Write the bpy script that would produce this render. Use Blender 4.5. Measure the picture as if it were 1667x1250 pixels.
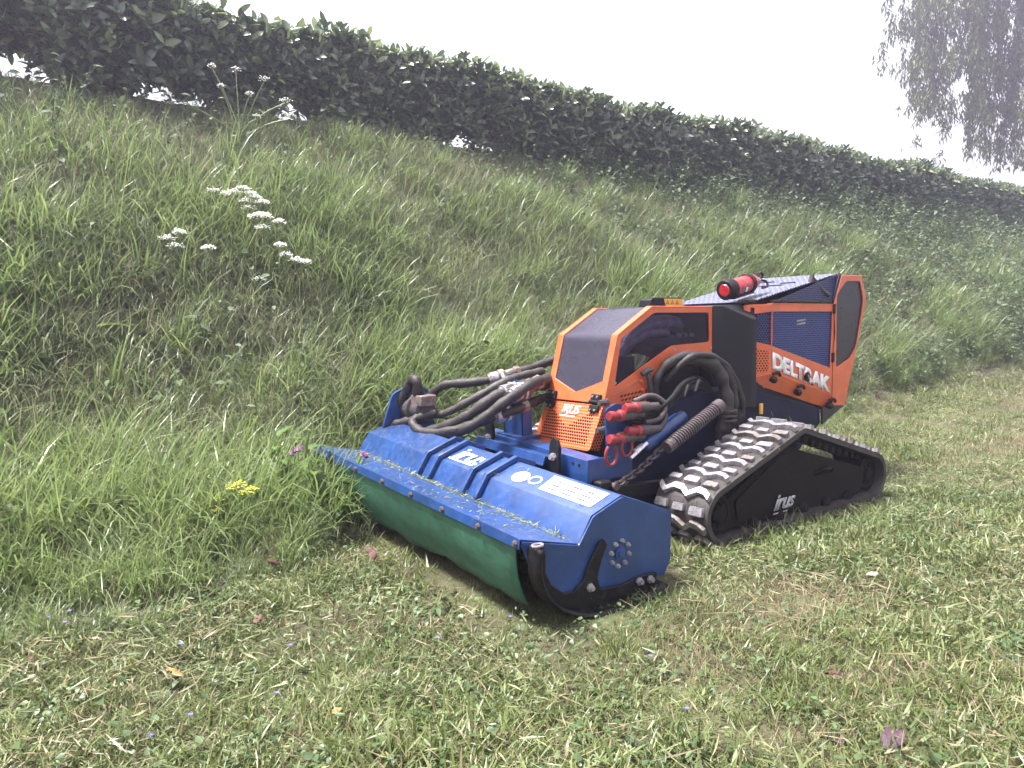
import bpy, bmesh, math, random
import numpy as np
from mathutils import Vector, Matrix
from mathutils.geometry import tessellate_polygon

random.seed(7); RNG = np.random.default_rng(7)
for o in list(bpy.data.objects): bpy.data.objects.remove(o)
S = bpy.context.scene
COL = S.collection

# ------------------------------------------------------------------ camera
cd = bpy.data.cameras.new('camera'); cam = bpy.data.objects.new('camera', cd); COL.objects.link(cam)
cd.sensor_width = 36.0; cd.lens = 25.92; cd.clip_start = .02; cd.clip_end = 3000
CAMLOC = np.array([1.466, 2.2697, .844])
cr, cu, cb = (-.79238, .60981, -.0160), (-.06070, -.05272, .99676), (.60700, .79079, .07879)
cam.matrix_world = Matrix(((cr[0], cu[0], cb[0], CAMLOC[0]), (cr[1], cu[1], cb[1], CAMLOC[1]), (cr[2], cu[2], cb[2], CAMLOC[2]), (0, 0, 0, 1)))
S.camera = cam

# ------------------------------------------------------------------ light
SUN = Vector((.30, -.20, .93)).normalized()
W = bpy.data.worlds.new('World'); S.world = W; W.use_nodes = True
wn = W.node_tree; bg = wn.nodes['Background']
sky = wn.nodes.new('ShaderNodeTexSky'); sky.sky_type = 'NISHITA'; sky.sun_disc = False
sky.sun_elevation = math.asin(SUN.z); sky.sun_rotation = math.atan2(SUN.x, SUN.y)
sky.air_density = 1.0; sky.dust_density = 9.0; sky.ozone_density = 1.5
veil = wn.nodes.new('ShaderNodeMix'); veil.data_type = 'RGBA'; veil.inputs[0].default_value = .6     # thin bright overcast, even all round
wn.links.new(sky.outputs[0], veil.inputs[6]); veil.inputs[7].default_value = (9.0, 9.0, 9.1, 1)
wn.links.new(veil.outputs[2], bg.inputs[0]); bg.inputs[1].default_value = .066
sl = bpy.data.lights.new('sun', 'SUN'); sl.energy = 4.4; sl.angle = math.radians(12); sl.color = (1, .965, .915)
sun = bpy.data.objects.new('sun', sl); COL.objects.link(sun); sun.location = (2, -6, 9)
sun.rotation_euler = (-SUN).to_track_quat('-Z', 'Y').to_euler()
S.view_settings.view_transform = 'Standard'; S.view_settings.look = 'None'
S.view_settings.exposure = 1.92; S.view_settings.gamma = 1
S.render.engine = 'CYCLES'
S.cycles.max_bounces = 4; S.cycles.diffuse_bounces = 2; S.cycles.volume_bounces = 0; S.cycles.glossy_bounces = 2; S.cycles.transmission_bounces = 3; S.cycles.transparent_max_bounces = 6
S.cycles.use_adaptive_sampling = True; S.cycles.adaptive_threshold = .03

# ------------------------------------------------------------------ materials
def newmat(name):
    m = bpy.data.materials.new(name); m.use_nodes = True
    nt = m.node_tree; b = nt.nodes['Principled BSDF']
    return m, nt, b
def N(nt, t, **kw):
    n = nt.nodes.new(t)
    for k, v in kw.items():
        if isinstance(k, str) and hasattr(n, k): setattr(n, k, v)
    return n
def mixc(nt, fac, a, b, blend='MIX'):
    n = nt.nodes.new('ShaderNodeMix'); n.data_type = 'RGBA'; n.blend_type = blend
    for sock, v in ((0, fac), (6, a), (7, b)):
        if hasattr(v, 'is_output'): nt.links.new(v, n.inputs[sock])
        elif sock == 0: n.inputs[0].default_value = v
        else: n.inputs[sock].default_value = (*v, 1) if len(v) == 3 else v
    return n.outputs[2]
def ramp(nt, src, a, b, lo=0, hi=1):
    n = nt.nodes.new('ShaderNodeMapRange'); nt.links.new(src, n.inputs[0])
    n.inputs[1].default_value = a; n.inputs[2].default_value = b; n.inputs[3].default_value = lo; n.inputs[4].default_value = hi
    n.clamp = True
    return n.outputs[0]
def math_(nt, op, a, b=None):
    n = nt.nodes.new('ShaderNodeMath'); n.operation = op
    for i, v in enumerate((a, b)):
        if v is None: continue
        if hasattr(v, 'is_output'): nt.links.new(v, n.inputs[i])
        else: n.inputs[i].default_value = v
    return n.outputs[0]
def noise(nt, vec, scale, detail=4, rough=.6):
    n = nt.nodes.new('ShaderNodeTexNoise'); n.inputs['Scale'].default_value = scale
    n.inputs['Detail'].default_value = detail; n.inputs['Roughness'].default_value = rough
    nt.links.new(vec, n.inputs['Vector']); return n.outputs[0]
def coords(nt): return nt.nodes.new('ShaderNodeTexCoord').outputs['Object']

def paint(name, col, rough=.4, metal=0., var=.25, scale=9., dirt=(.16, .13, .09), dirt_amt=.25, bump=.15, coat=0., spec=.5, streak=False):
    m, nt, b = newmat(name); c = coords(nt)
    n1 = noise(nt, c, scale); n2 = noise(nt, c, scale * 5.3, 6, .7)
    base = mixc(nt, ramp(nt, n1, .35, .7), tuple(x * (1 - var) for x in col), tuple(min(1, x * (1 + var * .5)) for x in col))
    d = math_(nt, 'MULTIPLY', ramp(nt, n2, .52, .68), dirt_amt)
    base = mixc(nt, d, base, dirt)
    nt.links.new(base, b.inputs['Base Color'])
    nt.links.new(ramp(nt, n2, .3, .75, max(.02, rough - .12), min(1, rough + .2)), b.inputs['Roughness'])
    b.inputs['Metallic'].default_value = metal; b.inputs['Coat Weight'].default_value = coat; b.inputs['Coat Roughness'].default_value = .25
    b.inputs['Specular IOR Level'].default_value = spec
    if bump:
        bp = nt.nodes.new('ShaderNodeBump'); bp.inputs['Strength'].default_value = bump; bp.inputs['Distance'].default_value = .004
        nt.links.new(n2, bp.inputs['Height']); nt.links.new(bp.outputs[0], b.inputs['Normal'])
    return m

def perforated(name, col, axis_u, axis_v, du, dv, r, back=(.006, .006, .008), rough=.35, slot=1., metal=0., vee=False):
    """sheet metal with a staggered punched pattern (holes too small to model)"""
    m, nt, b = newmat(name); c = coords(nt)
    sp = nt.nodes.new('ShaderNodeSeparateXYZ'); nt.links.new(c, sp.inputs[0])
    u = math_(nt, 'DIVIDE', sp.outputs[axis_u], du); v = math_(nt, 'DIVIDE', sp.outputs[axis_v], dv)
    row = math_(nt, 'FLOOR', v)
    sh = math_(nt, 'MULTIPLY', math_(nt, 'MODULO', math_(nt, 'ABSOLUTE', row), 2.), .5)
    fu = math_(nt, 'SUBTRACT', math_(nt, 'FRACT', math_(nt, 'ADD', u, sh)), .5)
    fv = math_(nt, 'SUBTRACT', math_(nt, 'FRACT', v), .5)
    fu = math_(nt, 'MULTIPLY', fu, du / dv * slot)
    d = math_(nt, 'SQRT', math_(nt, 'ADD', math_(nt, 'MULTIPLY', fu, fu), math_(nt, 'MULTIPLY', fv, fv)))
    hole = math_(nt, 'LESS_THAN', d, r)
    if vee:   # rows shorten in a V below the badge; plain margins
        ay = math_(nt, 'ABSOLUTE', sp.outputs[1])
        lim = math_(nt, 'ADD', math_(nt, 'MULTIPLY', ay, .55), .425)
        k = math_(nt, 'LESS_THAN', sp.outputs[2], lim)
        k = math_(nt, 'MULTIPLY', k, math_(nt, 'LESS_THAN', ay, .143))
        k = math_(nt, 'MULTIPLY', k, math_(nt, 'GREATER_THAN', sp.outputs[2], .362))
        k = math_(nt, 'MULTIPLY', k, math_(nt, 'LESS_THAN', sp.outputs[2], .505))
        hole = math_(nt, 'MULTIPLY', hole, k)
    n1 = noise(nt, c, 12.)
    base = mixc(nt, ramp(nt, n1, .35, .7), tuple(x * .8 for x in col), col)
    nt.links.new(mixc(nt, hole, base, back), b.inputs['Base Color'])
    nt.links.new(ramp(nt, hole, 0, 1, rough, .95), b.inputs['Roughness'])
    nt.links.new(ramp(nt, hole, 0, 1, .5, 0), b.inputs['Specular IOR Level'])
    b.inputs['Metallic'].default_value = metal
    bp = nt.nodes.new('ShaderNodeBump'); bp.inputs['Strength'].default_value = .6; bp.inputs['Distance'].default_value = .002; bp.invert = True
    nt.links.new(ramp(nt, d, r, r + .15, 1, 0), bp.inputs['Height']); nt.links.new(bp.outputs[0], b.inputs['Normal'])
    return m

def foliage(name, dark, mid, light, trans=.4, rough=.42, posscale=1.1, dry=None, dry_amt=.3, spec=.4):
    """leaf colour: per-blade tone attribute + per-plant random + patches across the place"""
    m, nt, b = newmat(name)
    at = nt.nodes.new('ShaderNodeAttribute'); at.attribute_name = 'tone'
    oi = nt.nodes.new('ShaderNodeObjectInfo')
    ge = nt.nodes.new('ShaderNodeNewGeometry')
    n1 = noise(nt, ge.outputs['Position'], posscale, 3)
    t = math_(nt, 'ADD', math_(nt, 'MULTIPLY', at.outputs['Fac'], .55), math_(nt, 'MULTIPLY', oi.outputs['Random'], .25))
    t = math_(nt, 'ADD', t, math_(nt, 'MULTIPLY', ramp(nt, n1, .3, .7), .3))
    c = mixc(nt, ramp(nt, t, .1, .6), dark, mid); c = mixc(nt, ramp(nt, t, .6, 1.05), c, light)
    if dry:
        n2 = noise(nt, ge.outputs['Position'], posscale * 1.7, 3)
        f = math_(nt, 'ADD', math_(nt, 'MULTIPLY', ramp(nt, n2, .52, .74), .35), math_(nt, 'MULTIPLY', math_(nt, 'GREATER_THAN', math_(nt, 'FRACT', math_(nt, 'MULTIPLY', at.outputs['Fac'], 17.3)), 1 - dry_amt), .8))
        c = mixc(nt, math_(nt, 'MINIMUM', f, .9), c, dry)
    nt.links.new(c, b.inputs['Base Color']); b.inputs['Roughness'].default_value = rough
    b.inputs['Specular IOR Level'].default_value = spec
    tr = nt.nodes.new('ShaderNodeBsdfTranslucent'); nt.links.new(mixc(nt, .5, c, (.95, 1., .72), 'MULTIPLY'), tr.inputs[0])
    mx = nt.nodes.new('ShaderNodeMixShader'); mx.inputs[0].default_value = trans
    nt.links.new(b.outputs[0], mx.inputs[1]); nt.links.new(tr.outputs[0], mx.inputs[2])
    nt.links.new(mx.outputs[0], nt.nodes['Material Output'].inputs[0])
    return m

M = {}
M['orange'] = paint('orange_paint', (.60, .113, .033), .40, coat=.2, var=.16, dirt=(.34, .2, .13), dirt_amt=.4, scale=13, bump=.06)
M['blue'] = paint('blue_paint', (.007, .045, .18), .42, coat=.4, var=.35, dirt=(.13, .14, .16), dirt_amt=.16, scale=7, bump=.05)
M['blue_dark'] = paint('dark_blue_paint', (.005, .009, .035), .6, var=.3, dirt=(.04, .035, .03), dirt_amt=.4, bump=.2, spec=.2)
M['black'] = paint('black_paint', (.006, .006, .008), .55, var=.3, dirt=(.06, .05, .04), dirt_amt=.35, bump=.2, spec=.25)
M['charcoal'] = paint('charcoal_sheet', (.010, .010, .014), .5, var=.2, dirt=(.05, .045, .04), dirt_amt=.2, bump=.1, spec=.25)
M['rubber'] = paint('dirty_rubber', (.045, .04, .042), .6, var=.4, dirt=(.15, .12, .10), dirt_amt=.6, scale=20, bump=.5)
M['sleeve'] = paint('hose_sleeve', (.018, .014, .016), .55, var=.5, dirt=(.13, .10, .095), dirt_amt=.35, scale=25, bump=.6)
M['metal'] = paint('worn_steel', (.42, .40, .43), .34, .55, var=.35, dirt=(.18, .11, .08), dirt_amt=.4, scale=30, bump=.35)
M['lug'] = paint('worn_track_steel', (.50, .48, .52), .30, .6, var=.5, dirt=(.12, .10, .08), dirt_amt=.7, scale=22, bump=.5)
M['lug_muddy'] = paint('muddy_track_steel', (.20, .18, .18), .5, .3, var=.6, dirt=(.10, .07, .045), dirt_amt=.95, scale=26, bump=.7)
M['belt'] = paint('track_rubber', (.034, .028, .03), .6, var=.45, dirt=(.09, .07, .06), dirt_amt=.6, scale=16, bump=.6)
M['frame'] = paint('muddy_track_frame', (.007, .0065, .0055), .75, var=.4, dirt=(.028, .026, .014), dirt_amt=.6, scale=11, bump=.4, spec=.15)
M['red'] = paint('red_cap', (.25, .018, .022), .42, var=.3, dirt_amt=.25, bump=.1)
M['red_ext'] = paint('extinguisher_red', (.50, .012, .022), .28, coat=.5, var=.2, dirt_amt=.12, bump=.03)
M['rust'] = paint('rusty_fitting', (.24, .19, .18), .5, .5, var=.6, dirt=(.20, .07, .035), dirt_amt=.9, scale=28, bump=.4)
M['white'] = paint('white_print', (.74, .74, .76), .5, var=.08, dirt=(.3, .3, .32), dirt_amt=.35, scale=30, bump=0)
M['grey_print'] = paint('grey_print', (.40, .40, .41), .6, var=.25, dirt=(.05, .05, .05), dirt_amt=.6, scale=40, bump=0)
M['yellow'] = paint('warning_yellow', (.85, .42, .05), .5, var=.1, dirt_amt=.1, bump=0)
M['greenflap'] = paint('green_rubber_flap', (.03, .125, .075), .65, var=.35, dirt=(.10, .13, .08), dirt_amt=.6, scale=12, bump=.3)
M['spring'] = paint('spring_steel', (.085, .07, .075), .5, .4, var=.35, dirt=(.16, .11, .09), dirt_amt=.6, scale=30, bump=.3)
M['lens'] = paint('dark_insert', (.010, .011, .02), .35, var=.15, dirt_amt=.12, bump=.04)
M['gas_strut'] = paint('bright_rod', (.7, .7, .72), .25, .6, var=.1, dirt_amt=.2, bump=0)
M['perf_orange'] = perforated('perforated_orange', (.60, .125, .036), 1, 2, .0135, .0118, .36, vee=True, slot=.82)
M['perf_orange_side'] = perforated('perforated_orange_side', (.58, .12, .036), 0, 2, .0145, .0115, .33)
M['perf_blue'] = perforated('perforated_blue', (.022, .045, .21), 0, 2, .0125, .0105, .33, rough=.35)
M['perf_roof'] = perforated('perforated_roof', (.42, .43, .56), 1, 0, .03, .021, .30, back=(.02, .022, .06), rough=.22, slot=.40, metal=.3)  # pale base colour carries the sky's reflection on the roof
M['perf_facet'] = perforated('perforated_facet', (.02, .028, .12), 0, 2, .0135, .0105, .34, rough=.3)

def glassmat(name, tint, alpha, rough=.12):
    m, nt, b = newmat(name); c = coords(nt)
    b.inputs['Base Color'].default_value = (*tint, 1)
    nt.links.new(ramp(nt, noise(nt, c, 7.), .3, .7, rough, rough + .18), b.inputs['Roughness'])
    b.inputs['Specular IOR Level'].default_value = .55
    t = nt.nodes.new('ShaderNodeBsdfTransparent'); t.inputs[0].default_value = (.72, .68, .80, 1)
    mx = nt.nodes.new('ShaderNodeMixShader'); mx.inputs[0].default_value = alpha
    nt.links.new(b.outputs[0], mx.inputs[1]); nt.links.new(t.outputs[0], mx.inputs[2])
    nt.links.new(mx.outputs[0], nt.nodes['Material Output'].inputs[0]); return m
M['screen'] = glassmat('tinted_screen', (.040, .037, .06), .10, .18)
M['side_glass'] = glassmat('smoked_side_window', (.035, .03, .06), .78, .06)

# foliage
M['tall'] = foliage('tall_grass_blade', (.095, .13, .066), (.182, .222, .116), (.33, .36, .22), .42, .34, 1.0, dry=(.32, .285, .20), dry_amt=.14, spec=.6)
M['lush'] = foliage('lush_grass_blade', (.10, .15, .052), (.182, .25, .092), (.31, .37, .165), .45, .34, 1.3, spec=.6)
M['straw'] = foliage('dry_grass_blade', (.14, .105, .06), (.24, .19, .115), (.36, .30, .20), .3, .6)
M['turf'] = foliage('mown_turf_blade', (.042, .068, .018), (.125, .165, .05), (.25, .29, .12), .34, .38, 2.2, dry=(.24, .20, .12), dry_amt=.12)
M['clip'] = foliage('grass_clipping', (.042, .064, .022), (.14, .172, .068), (.31, .335, .18), .24, .38, 2.5, dry=(.27, .23, .15), dry_amt=.14)
M['herb'] = foliage('small_herb_leaf', (.03, .06, .022), (.07, .115, .045), (.15, .205, .095), .25, .42, 2.0)
M['laurel'] = foliage('laurel_leaf', (.036, .058, .036), (.078, .115, .066), (.17, .22, .13), .27, .34, .9, spec=1.)
M['laurel_lit'] = foliage('lit_laurel_leaf', (.10, .14, .065), (.18, .235, .11), (.31, .365, .19), .32, .34, .9, spec=.8)  # paler laurel copy, sun and sky light put into its colour
M['nettle'] = foliage('nettle_leaf', (.045, .07, .038), (.095, .135, .072), (.17, .22, .13), .3, .6, 1.1, spec=.25)
M['willow'] = foliage('willow_leaf', (.03, .045, .01), (.07, .095, .02), (.14, .175, .045), .3, .5, .4)
M['dock'] = foliage('dock_leaf', (.06, .115, .03), (.115, .20, .05), (.2, .29, .09), .4, .4, 3.)
M['limeleaf'] = foliage('lime_green_leaf', (.18, .28, .03), (.30, .42, .05), (.42, .52, .09), .4, .45, 3.)
M['redleaf'] = paint('dead_red_leaf', (.085, .032, .024), .65, var=.5, dirt=(.09, .03, .025), dirt_amt=.7, scale=40, bump=.4)
M['tanleaf'] = paint('dead_tan_leaf', (.36, .29, .20), .65, var=.4, dirt=(.2, .12, .07), dirt_amt=.5, scale=40, bump=.4)
M['orangeleaf'] = paint('orange_dead_leaf', (.35, .18, .05), .6, var=.5, dirt=(.07, .03, .02), dirt_amt=.8, scale=30, bump=.4)
M['purpleleaf'] = paint('purple_dead_leaf', (.055, .026, .042), .55, var=.4, dirt=(.10, .06, .08), dirt_amt=.5, scale=30, bump=.4)
M['whiteflower'] = paint('white_floret', (.78, .78, .74), .7, var=.1, dirt=(.5, .55, .35), dirt_amt=.3, scale=60, bump=0)
M['yellowflower'] = paint('yellow_floret', (.55, .55, .05), .7, var=.2, dirt=(.3, .4, .05), dirt_amt=.4, scale=60, bump=0)
M['purpleflower'] = paint('purple_floret', (.16, .04, .15), .6, var=.3, dirt=(.35, .2, .35), dirt_amt=.4, scale=60, bump=0)
M['blueflower'] = paint('violet_blue_floret', (.13, .10, .40), .6, var=.2, dirt=(.25, .2, .5), dirt_amt=.4, scale=60, bump=0)
M['stem'] = paint('green_stem', (.15, .21, .07), .5, var=.3, dirt=(.2, .15, .1), dirt_amt=.3, scale=30, bump=.1)
M['bark'] = paint('bark', (.10, .08, .06), .85, var=.5, dirt=(.05, .045, .03), dirt_amt=.6, scale=14, bump=.9)

def groundmat():
    m, nt, b = newmat('bank_soil'); ge = nt.nodes.new('ShaderNodeNewGeometry'); p = ge.outputs['Position']
    n1 = noise(nt, p, 2.3, 6); n2 = noise(nt, p, 23., 6, .7); n3 = noise(nt, p, .7, 4)
    c = mixc(nt, ramp(nt, n2, .3, .7), (.03, .022, .014), (.075, .056, .036))
    c = mixc(nt, ramp(nt, n1, .35, .6, 0, .8), c, (.105, .115, .05)); c = mixc(nt, math_(nt, 'MULTIPLY', ramp(nt, n3, .5, .7), .5), c, (.16, .145, .085))
    nt.links.new(c, b.inputs['Base Color']); b.inputs['Roughness'].default_value = .95
    bp = nt.nodes.new('ShaderNodeBump'); bp.inputs['Strength'].default_value = .9; bp.inputs['Distance'].default_value = .03
    nt.links.new(n2, bp.inputs['Height']); nt.links.new(bp.outputs[0], b.inputs['Normal']); return m
M['ground'] = groundmat()
M['hill'] = paint('far_hill', (.20, .25, .27), .95, var=.15, dirt_amt=.1, bump=0, scale=.02)

# ------------------------------------------------------------------ object helpers
def tag(o, label=None, cat=None, group=None, kind=None):
    if label: o['label'] = label
    if cat: o['category'] = cat
    if group: o['group'] = group
    if kind: o['kind'] = kind
    return o
def attach(o, parent):
    o.parent = parent
    o.matrix_parent_inverse = WORLD[parent.name].inverted()
WORLD = {}
def link(o, parent=None, mw=None):
    COL.objects.link(o); mw = mw or Matrix.Identity(4); WORLD[o.name] = mw
    if parent is None: o.matrix_world = mw
    else:
        o.parent = parent; o.matrix_parent_inverse = WORLD[parent.name].inverted(); o.matrix_basis = mw
    return o
def empty(name, loc, label, cat, group=None):
    o = bpy.data.objects.new(name, None); o.empty_display_size = .1
    link(o, None, Matrix.Translation(loc)); return tag(o, label, cat, group)

class MB:
    def __init__(s): s.v = []; s.f = []
    def add(s, vs, fs):
        k = len(s.v); s.v += [tuple(map(float, p)) for p in vs]; s.f += [tuple(i + k for i in f) for f in fs]; return s
    def box(s, c, size, rot=None):
        hx, hy, hz = [q / 2 for q in size]; vs = []
        for sx in (-1, 1):
            for sy in (-1, 1):
                for sz in (-1, 1):
                    p = Vector((sx * hx, sy * hy, sz * hz))
                    if rot is not None: p = rot @ p
                    vs.append(p + Vector(c))
        return s.add(vs, [(0, 1, 3, 2), (4, 6, 7, 5), (0, 4, 5, 1), (2, 3, 7, 6), (0, 2, 6, 4), (1, 5, 7, 3)])
    def tube(s, path, r, n=8, cap=True, closed=False):
        P = [Vector(p) for p in path]; m = len(P); rs = r if isinstance(r, (list, tuple)) else [r] * m
        t0 = (P[1] - P[0]).normalized(); up = Vector((0, 0, 1)) if abs(t0.z) < .9 else Vector((1, 0, 0))
        nrm = t0.cross(up).normalized(); vs = []
        for i in range(m):
            if closed: t = (P[(i + 1) % m] - P[i - 1])
            else: t = P[min(i + 1, m - 1)] - P[max(i - 1, 0)]
            t.normalize(); nrm = (nrm - t * nrm.dot(t)).normalized(); bn = t.cross(nrm)
            for k in range(n):
                a = 2 * math.pi * k / n; vs.append(P[i] + (nrm * math.cos(a) + bn * math.sin(a)) * rs[i])
        fs = []
        for i in range(m if closed else m - 1):
            j = (i + 1) % m
            for k in range(n): fs.append((i * n + k, i * n + (k + 1) % n, j * n + (k + 1) % n, j * n + k))
        if cap and not closed: fs += [tuple(range(n))[::-1], tuple(range((m - 1) * n, m * n))]
        return s.add(vs, fs)
    def plate(s, loops, fn, w0, w1):
        """solid plate: loops (outer, holes...) in 2D, fn(u,v,w)->3D"""
        flat = [p for L in loops for p in L]; n = len(flat)
        tri = tessellate_polygon([[Vector((p[0], p[1], 0)) for p in L] for L in loops])
        vs = [fn(p[0], p[1], w0) for p in flat] + [fn(p[0], p[1], w1) for p in flat]
        fs = []
        for t in tri:
            a, b, c = (flat[i] for i in t)
            if (b[0] - a[0]) * (c[1] - a[1]) - (b[1] - a[1]) * (c[0] - a[0]) < 0: t = (t[0], t[2], t[1])
            fs.append((t[0] + n, t[1] + n, t[2] + n)); fs.append((t[0], t[2], t[1]))
        k = 0
        for L in loops:
            m = len(L)
            for i in range(m): fs.append((k + i, k + (i + 1) % m, k + (i + 1) % m + n, k + i + n))
            k += m
        return s.add(vs, fs)
    def lathe(s, prof, origin, axis, n=20):
        """prof: list of (along, radius)"""
        ax = Vector(axis).normalized(); up = Vector((0, 0, 1)) if abs(ax.z) < .9 else Vector((1, 0, 0))
        a1 = ax.cross(up).normalized(); a2 = ax.cross(a1); O = Vector(origin); vs = []
        for d, r in prof:
            for k in range(n):
                t = 2 * math.pi * k / n; vs.append(O + ax * d + (a1 * math.cos(t) + a2 * math.sin(t)) * max(r, 1e-4))
        fs = []
        for i in range(len(prof) - 1):
            for k in range(n): fs.append((i * n + k, i * n + (k + 1) % n, (i + 1) * n + (k + 1) % n, (i + 1) * n + k))
        fs += [tuple(range(n))[::-1], tuple(range((len(prof) - 1) * n, len(prof) * n))]
        return s.add(vs, fs)
    def mesh(s, name, mat, smooth=None):
        me = bpy.data.meshes.new(name); me.from_pydata(s.v, [], s.f); me.validate()
        b = bmesh.new(); b.from_mesh(me); bmesh.ops.recalc_face_normals(b, faces=b.faces); b.to_mesh(me); b.free()
        me.materials.append(M[mat])
        if smooth:
            me.polygons.foreach_set('use_smooth', [True] * len(me.polygons))
            me.set_sharp_from_angle(angle=math.radians(smooth))
        return me
    def build(s, name, mat, parent=None, bevel=0, smooth=40, label=None):
        o = bpy.data.objects.new(name, s.mesh(name, mat, smooth)); link(o, parent)
        if bevel:
            md = o.modifiers.new('bevel', 'BEVEL'); md.width = bevel; md.segments = 2; md.limit_method = 'ANGLE'; md.angle_limit = math.radians(35)
        if label: o['label'] = label
        return o

def rpoly(pts, r, n=4):
    """round the corners of a polygon"""
    out = []; m = len(pts)
    for i in range(m):
        p = Vector(pts[i]); a = Vector(pts[i - 1]) - p; b = Vector(pts[(i + 1) % m]) - p
        ri = r[i] if isinstance(r, (list, tuple)) else r
        d = min(ri, a.length * .45, b.length * .45)
        if d < 1e-4: out.append(tuple(p)); continue
        q0 = p + a.normalized() * d; q1 = p + b.normalized() * d
        for k in range(n + 1):
            t = k / n; out.append(tuple((1 - t) ** 2 * q0 + 2 * t * (1 - t) * p + t * t * q1))
    return out
def smooth_path(pts, n=8):
    """Catmull-Rom"""
    P = [Vector(p) for p in pts]; P = [P[0] * 2 - P[1]] + P + [P[-1] * 2 - P[-2]]; out = []
    for i in range(1, len(P) - 2):
        for k in range(n):
            t = k / n
            out.append(.5 * ((2 * P[i]) + (-P[i - 1] + P[i + 1]) * t + (2 * P[i - 1] - 5 * P[i] + 4 * P[i + 1] - P[i + 2]) * t * t + (-P[i - 1] + 3 * P[i] - 3 * P[i + 1] + P[i + 2]) * t ** 3))
    out.append(P[-2]); return out
def text(string, name, mat, parent, O, U, V, shear=0., bold=.02, extrude=.0015, label=None):
    """flat lettering: O baseline left, U full-width vector, V cap-height vector"""
    cu_ = bpy.data.curves.new('tmp', 'FONT'); cu_.body = string; cu_.size = 1; cu_.shear = shear; cu_.offset = bold; cu_.resolution_u = 3; cu_.space_character = .93
    t = bpy.data.objects.new('tmp', cu_); COL.objects.link(t); dg = bpy.context.evaluated_depsgraph_get()
    me = bpy.data.meshes.new_from_object(t.evaluated_get(dg)); bpy.data.objects.remove(t); bpy.data.curves.remove(cu_)
    co = np.empty(len(me.vertices) * 3); me.vertices.foreach_get('co', co); co = co.reshape(-1, 3)
    lo, hi = co.min(0), co.max(0); q = (co - lo) / np.maximum(hi - lo, 1e-6)
    O, U, V = (np.array(a, float) for a in (O, U, V)); n = np.cross(U, V); n /= np.linalg.norm(n)
    me.vertices.foreach_set('co', (O + q[:, :1] * U + q[:, 1:2] * V + n * extrude).ravel()); me.update()
    me.materials.clear(); me.materials.append(M[mat]); me.name = name
    o = bpy.data.objects.new(name, me); link(o, parent)
    md = o.modifiers.new('solid', 'SOLIDIFY'); md.thickness = extrude; md.offset = -1
    if label: o['label'] = label
    return o

# ------------------------------------------------------------------ terrain
def sm(a, b, x):
    t = np.clip((x - a) / (b - a), 0, 1); return t * t * (3 - 2 * t)
_ph = RNG.uniform(0, 6.28, 12)
def rough(x, y):
    r = 0
    for i, (fx, fy) in enumerate([(1.3, 2.1), (2.7, -1.7), (4.1, 3.3), (-5.3, 6.1), (8.7, 5.1), (7.3, -9.1)]):
        r = r + np.sin(fx * x + fy * y + _ph[i]) / (1 + i)
    return r
def terrain(x, y):
    x = np.asarray(x, float); y = np.asarray(y, float); u = -y
    uc = np.clip(u, -25, 4); z = np.where(uc > -.6, .06 * (uc + .6), .03 * (uc + .6))
    v = np.clip(u - .55, 0, None); w = .6; k = .93
    b = np.where(v < w, .5 * k / w * v * v, k * (v - w / 2))
    vc = 2.65; bm_ = k * (vc - w / 2)
    b = np.where(v > vc, bm_ + .02 * np.tanh((v - vc) / .3) - .25 * np.clip(v - vc - .9, 0, None), b)
    b = np.maximum(b, -3) if np.ndim(b) else max(float(b), -3)
    e = .5 * (np.sqrt((-x - 4.5) ** 2 + .5) + (-x - 4.5)) * .05
    e = np.minimum(e, 1.5)
    z = z + b + e * (1 - .75 * sm(.9, 3, u))
    near = sm(.75, 1.6, np.maximum(np.abs(x + .9) - 1.2, np.abs(y)))     # level where the machine stands
    clod = (np.sin(19 * x + 7 * np.sin(5 * y)) * np.sin(23 * y + 5 * np.sin(6 * x)) + .7 * np.sin(41 * x + 3) * np.sin(37 * y + 4 * np.sin(9 * x)))
    open_ = sm(.70, .95, y) + sm(.36, .6, x) + sm(-2.2, -2.6, x)
    return z + rough(x, y) * (.006 + .014 * sm(.6, 1.5, u)) * near + .009 * clod * np.clip(open_, 0, 1) * sm(-14, -6, x)
def tz(x, y): return float(terrain(np.array([x]), np.array([y]))[0])
def mown_edge(x):
    """y of the edge between mown grass and standing grass"""
    x = np.asarray(x, float)
    return -.78 + .58 * sm(.05, .34, x) + .30 * sm(.40, .95, x) + .05 * np.sin(3.1 * x + 1) + .03 * np.sin(7.7 * x) - .10 * sm(-3, -7, x)

def axis_samples(lo, hi, flo, fhi, fine, grow=1.18):
    a = list(np.arange(flo, fhi + 1e-6, fine)); st = fine
    while a[-1] < hi: st *= grow; a.append(a[-1] + st)
    st = fine; b = [flo]
    while b[-1] > lo: st *= grow; b.append(b[-1] - st)
    return np.array(b[:0:-1] + a)
def build_ground():
    xs = axis_samples(-140, 140, -9, 3.2, .07); ys = axis_samples(-140, 140, -3.9, 3.2, .06)
    X, Y = np.meshgrid(xs, ys, indexing='ij'); Z = terrain(X, Y)
    nx, ny = X.shape; v = np.stack([X, Y, Z], -1).reshape(-1, 3)
    i = np.arange(nx - 1)[:, None] * ny + np.arange(ny - 1)[None]
    f = np.stack([i, i + ny, i + ny + 1, i + 1], -1).reshape(-1, 4)
    me = bpy.data.meshes.new('ground'); me.from_pydata(v.tolist(), [], f.tolist())
    me.polygons.foreach_set('use_smooth', [True] * len(me.polygons)); me.materials.append(M['ground'])
    o = bpy.data.objects.new('ground', me); link(o); tag(o, kind='structure')
build_ground()
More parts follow.
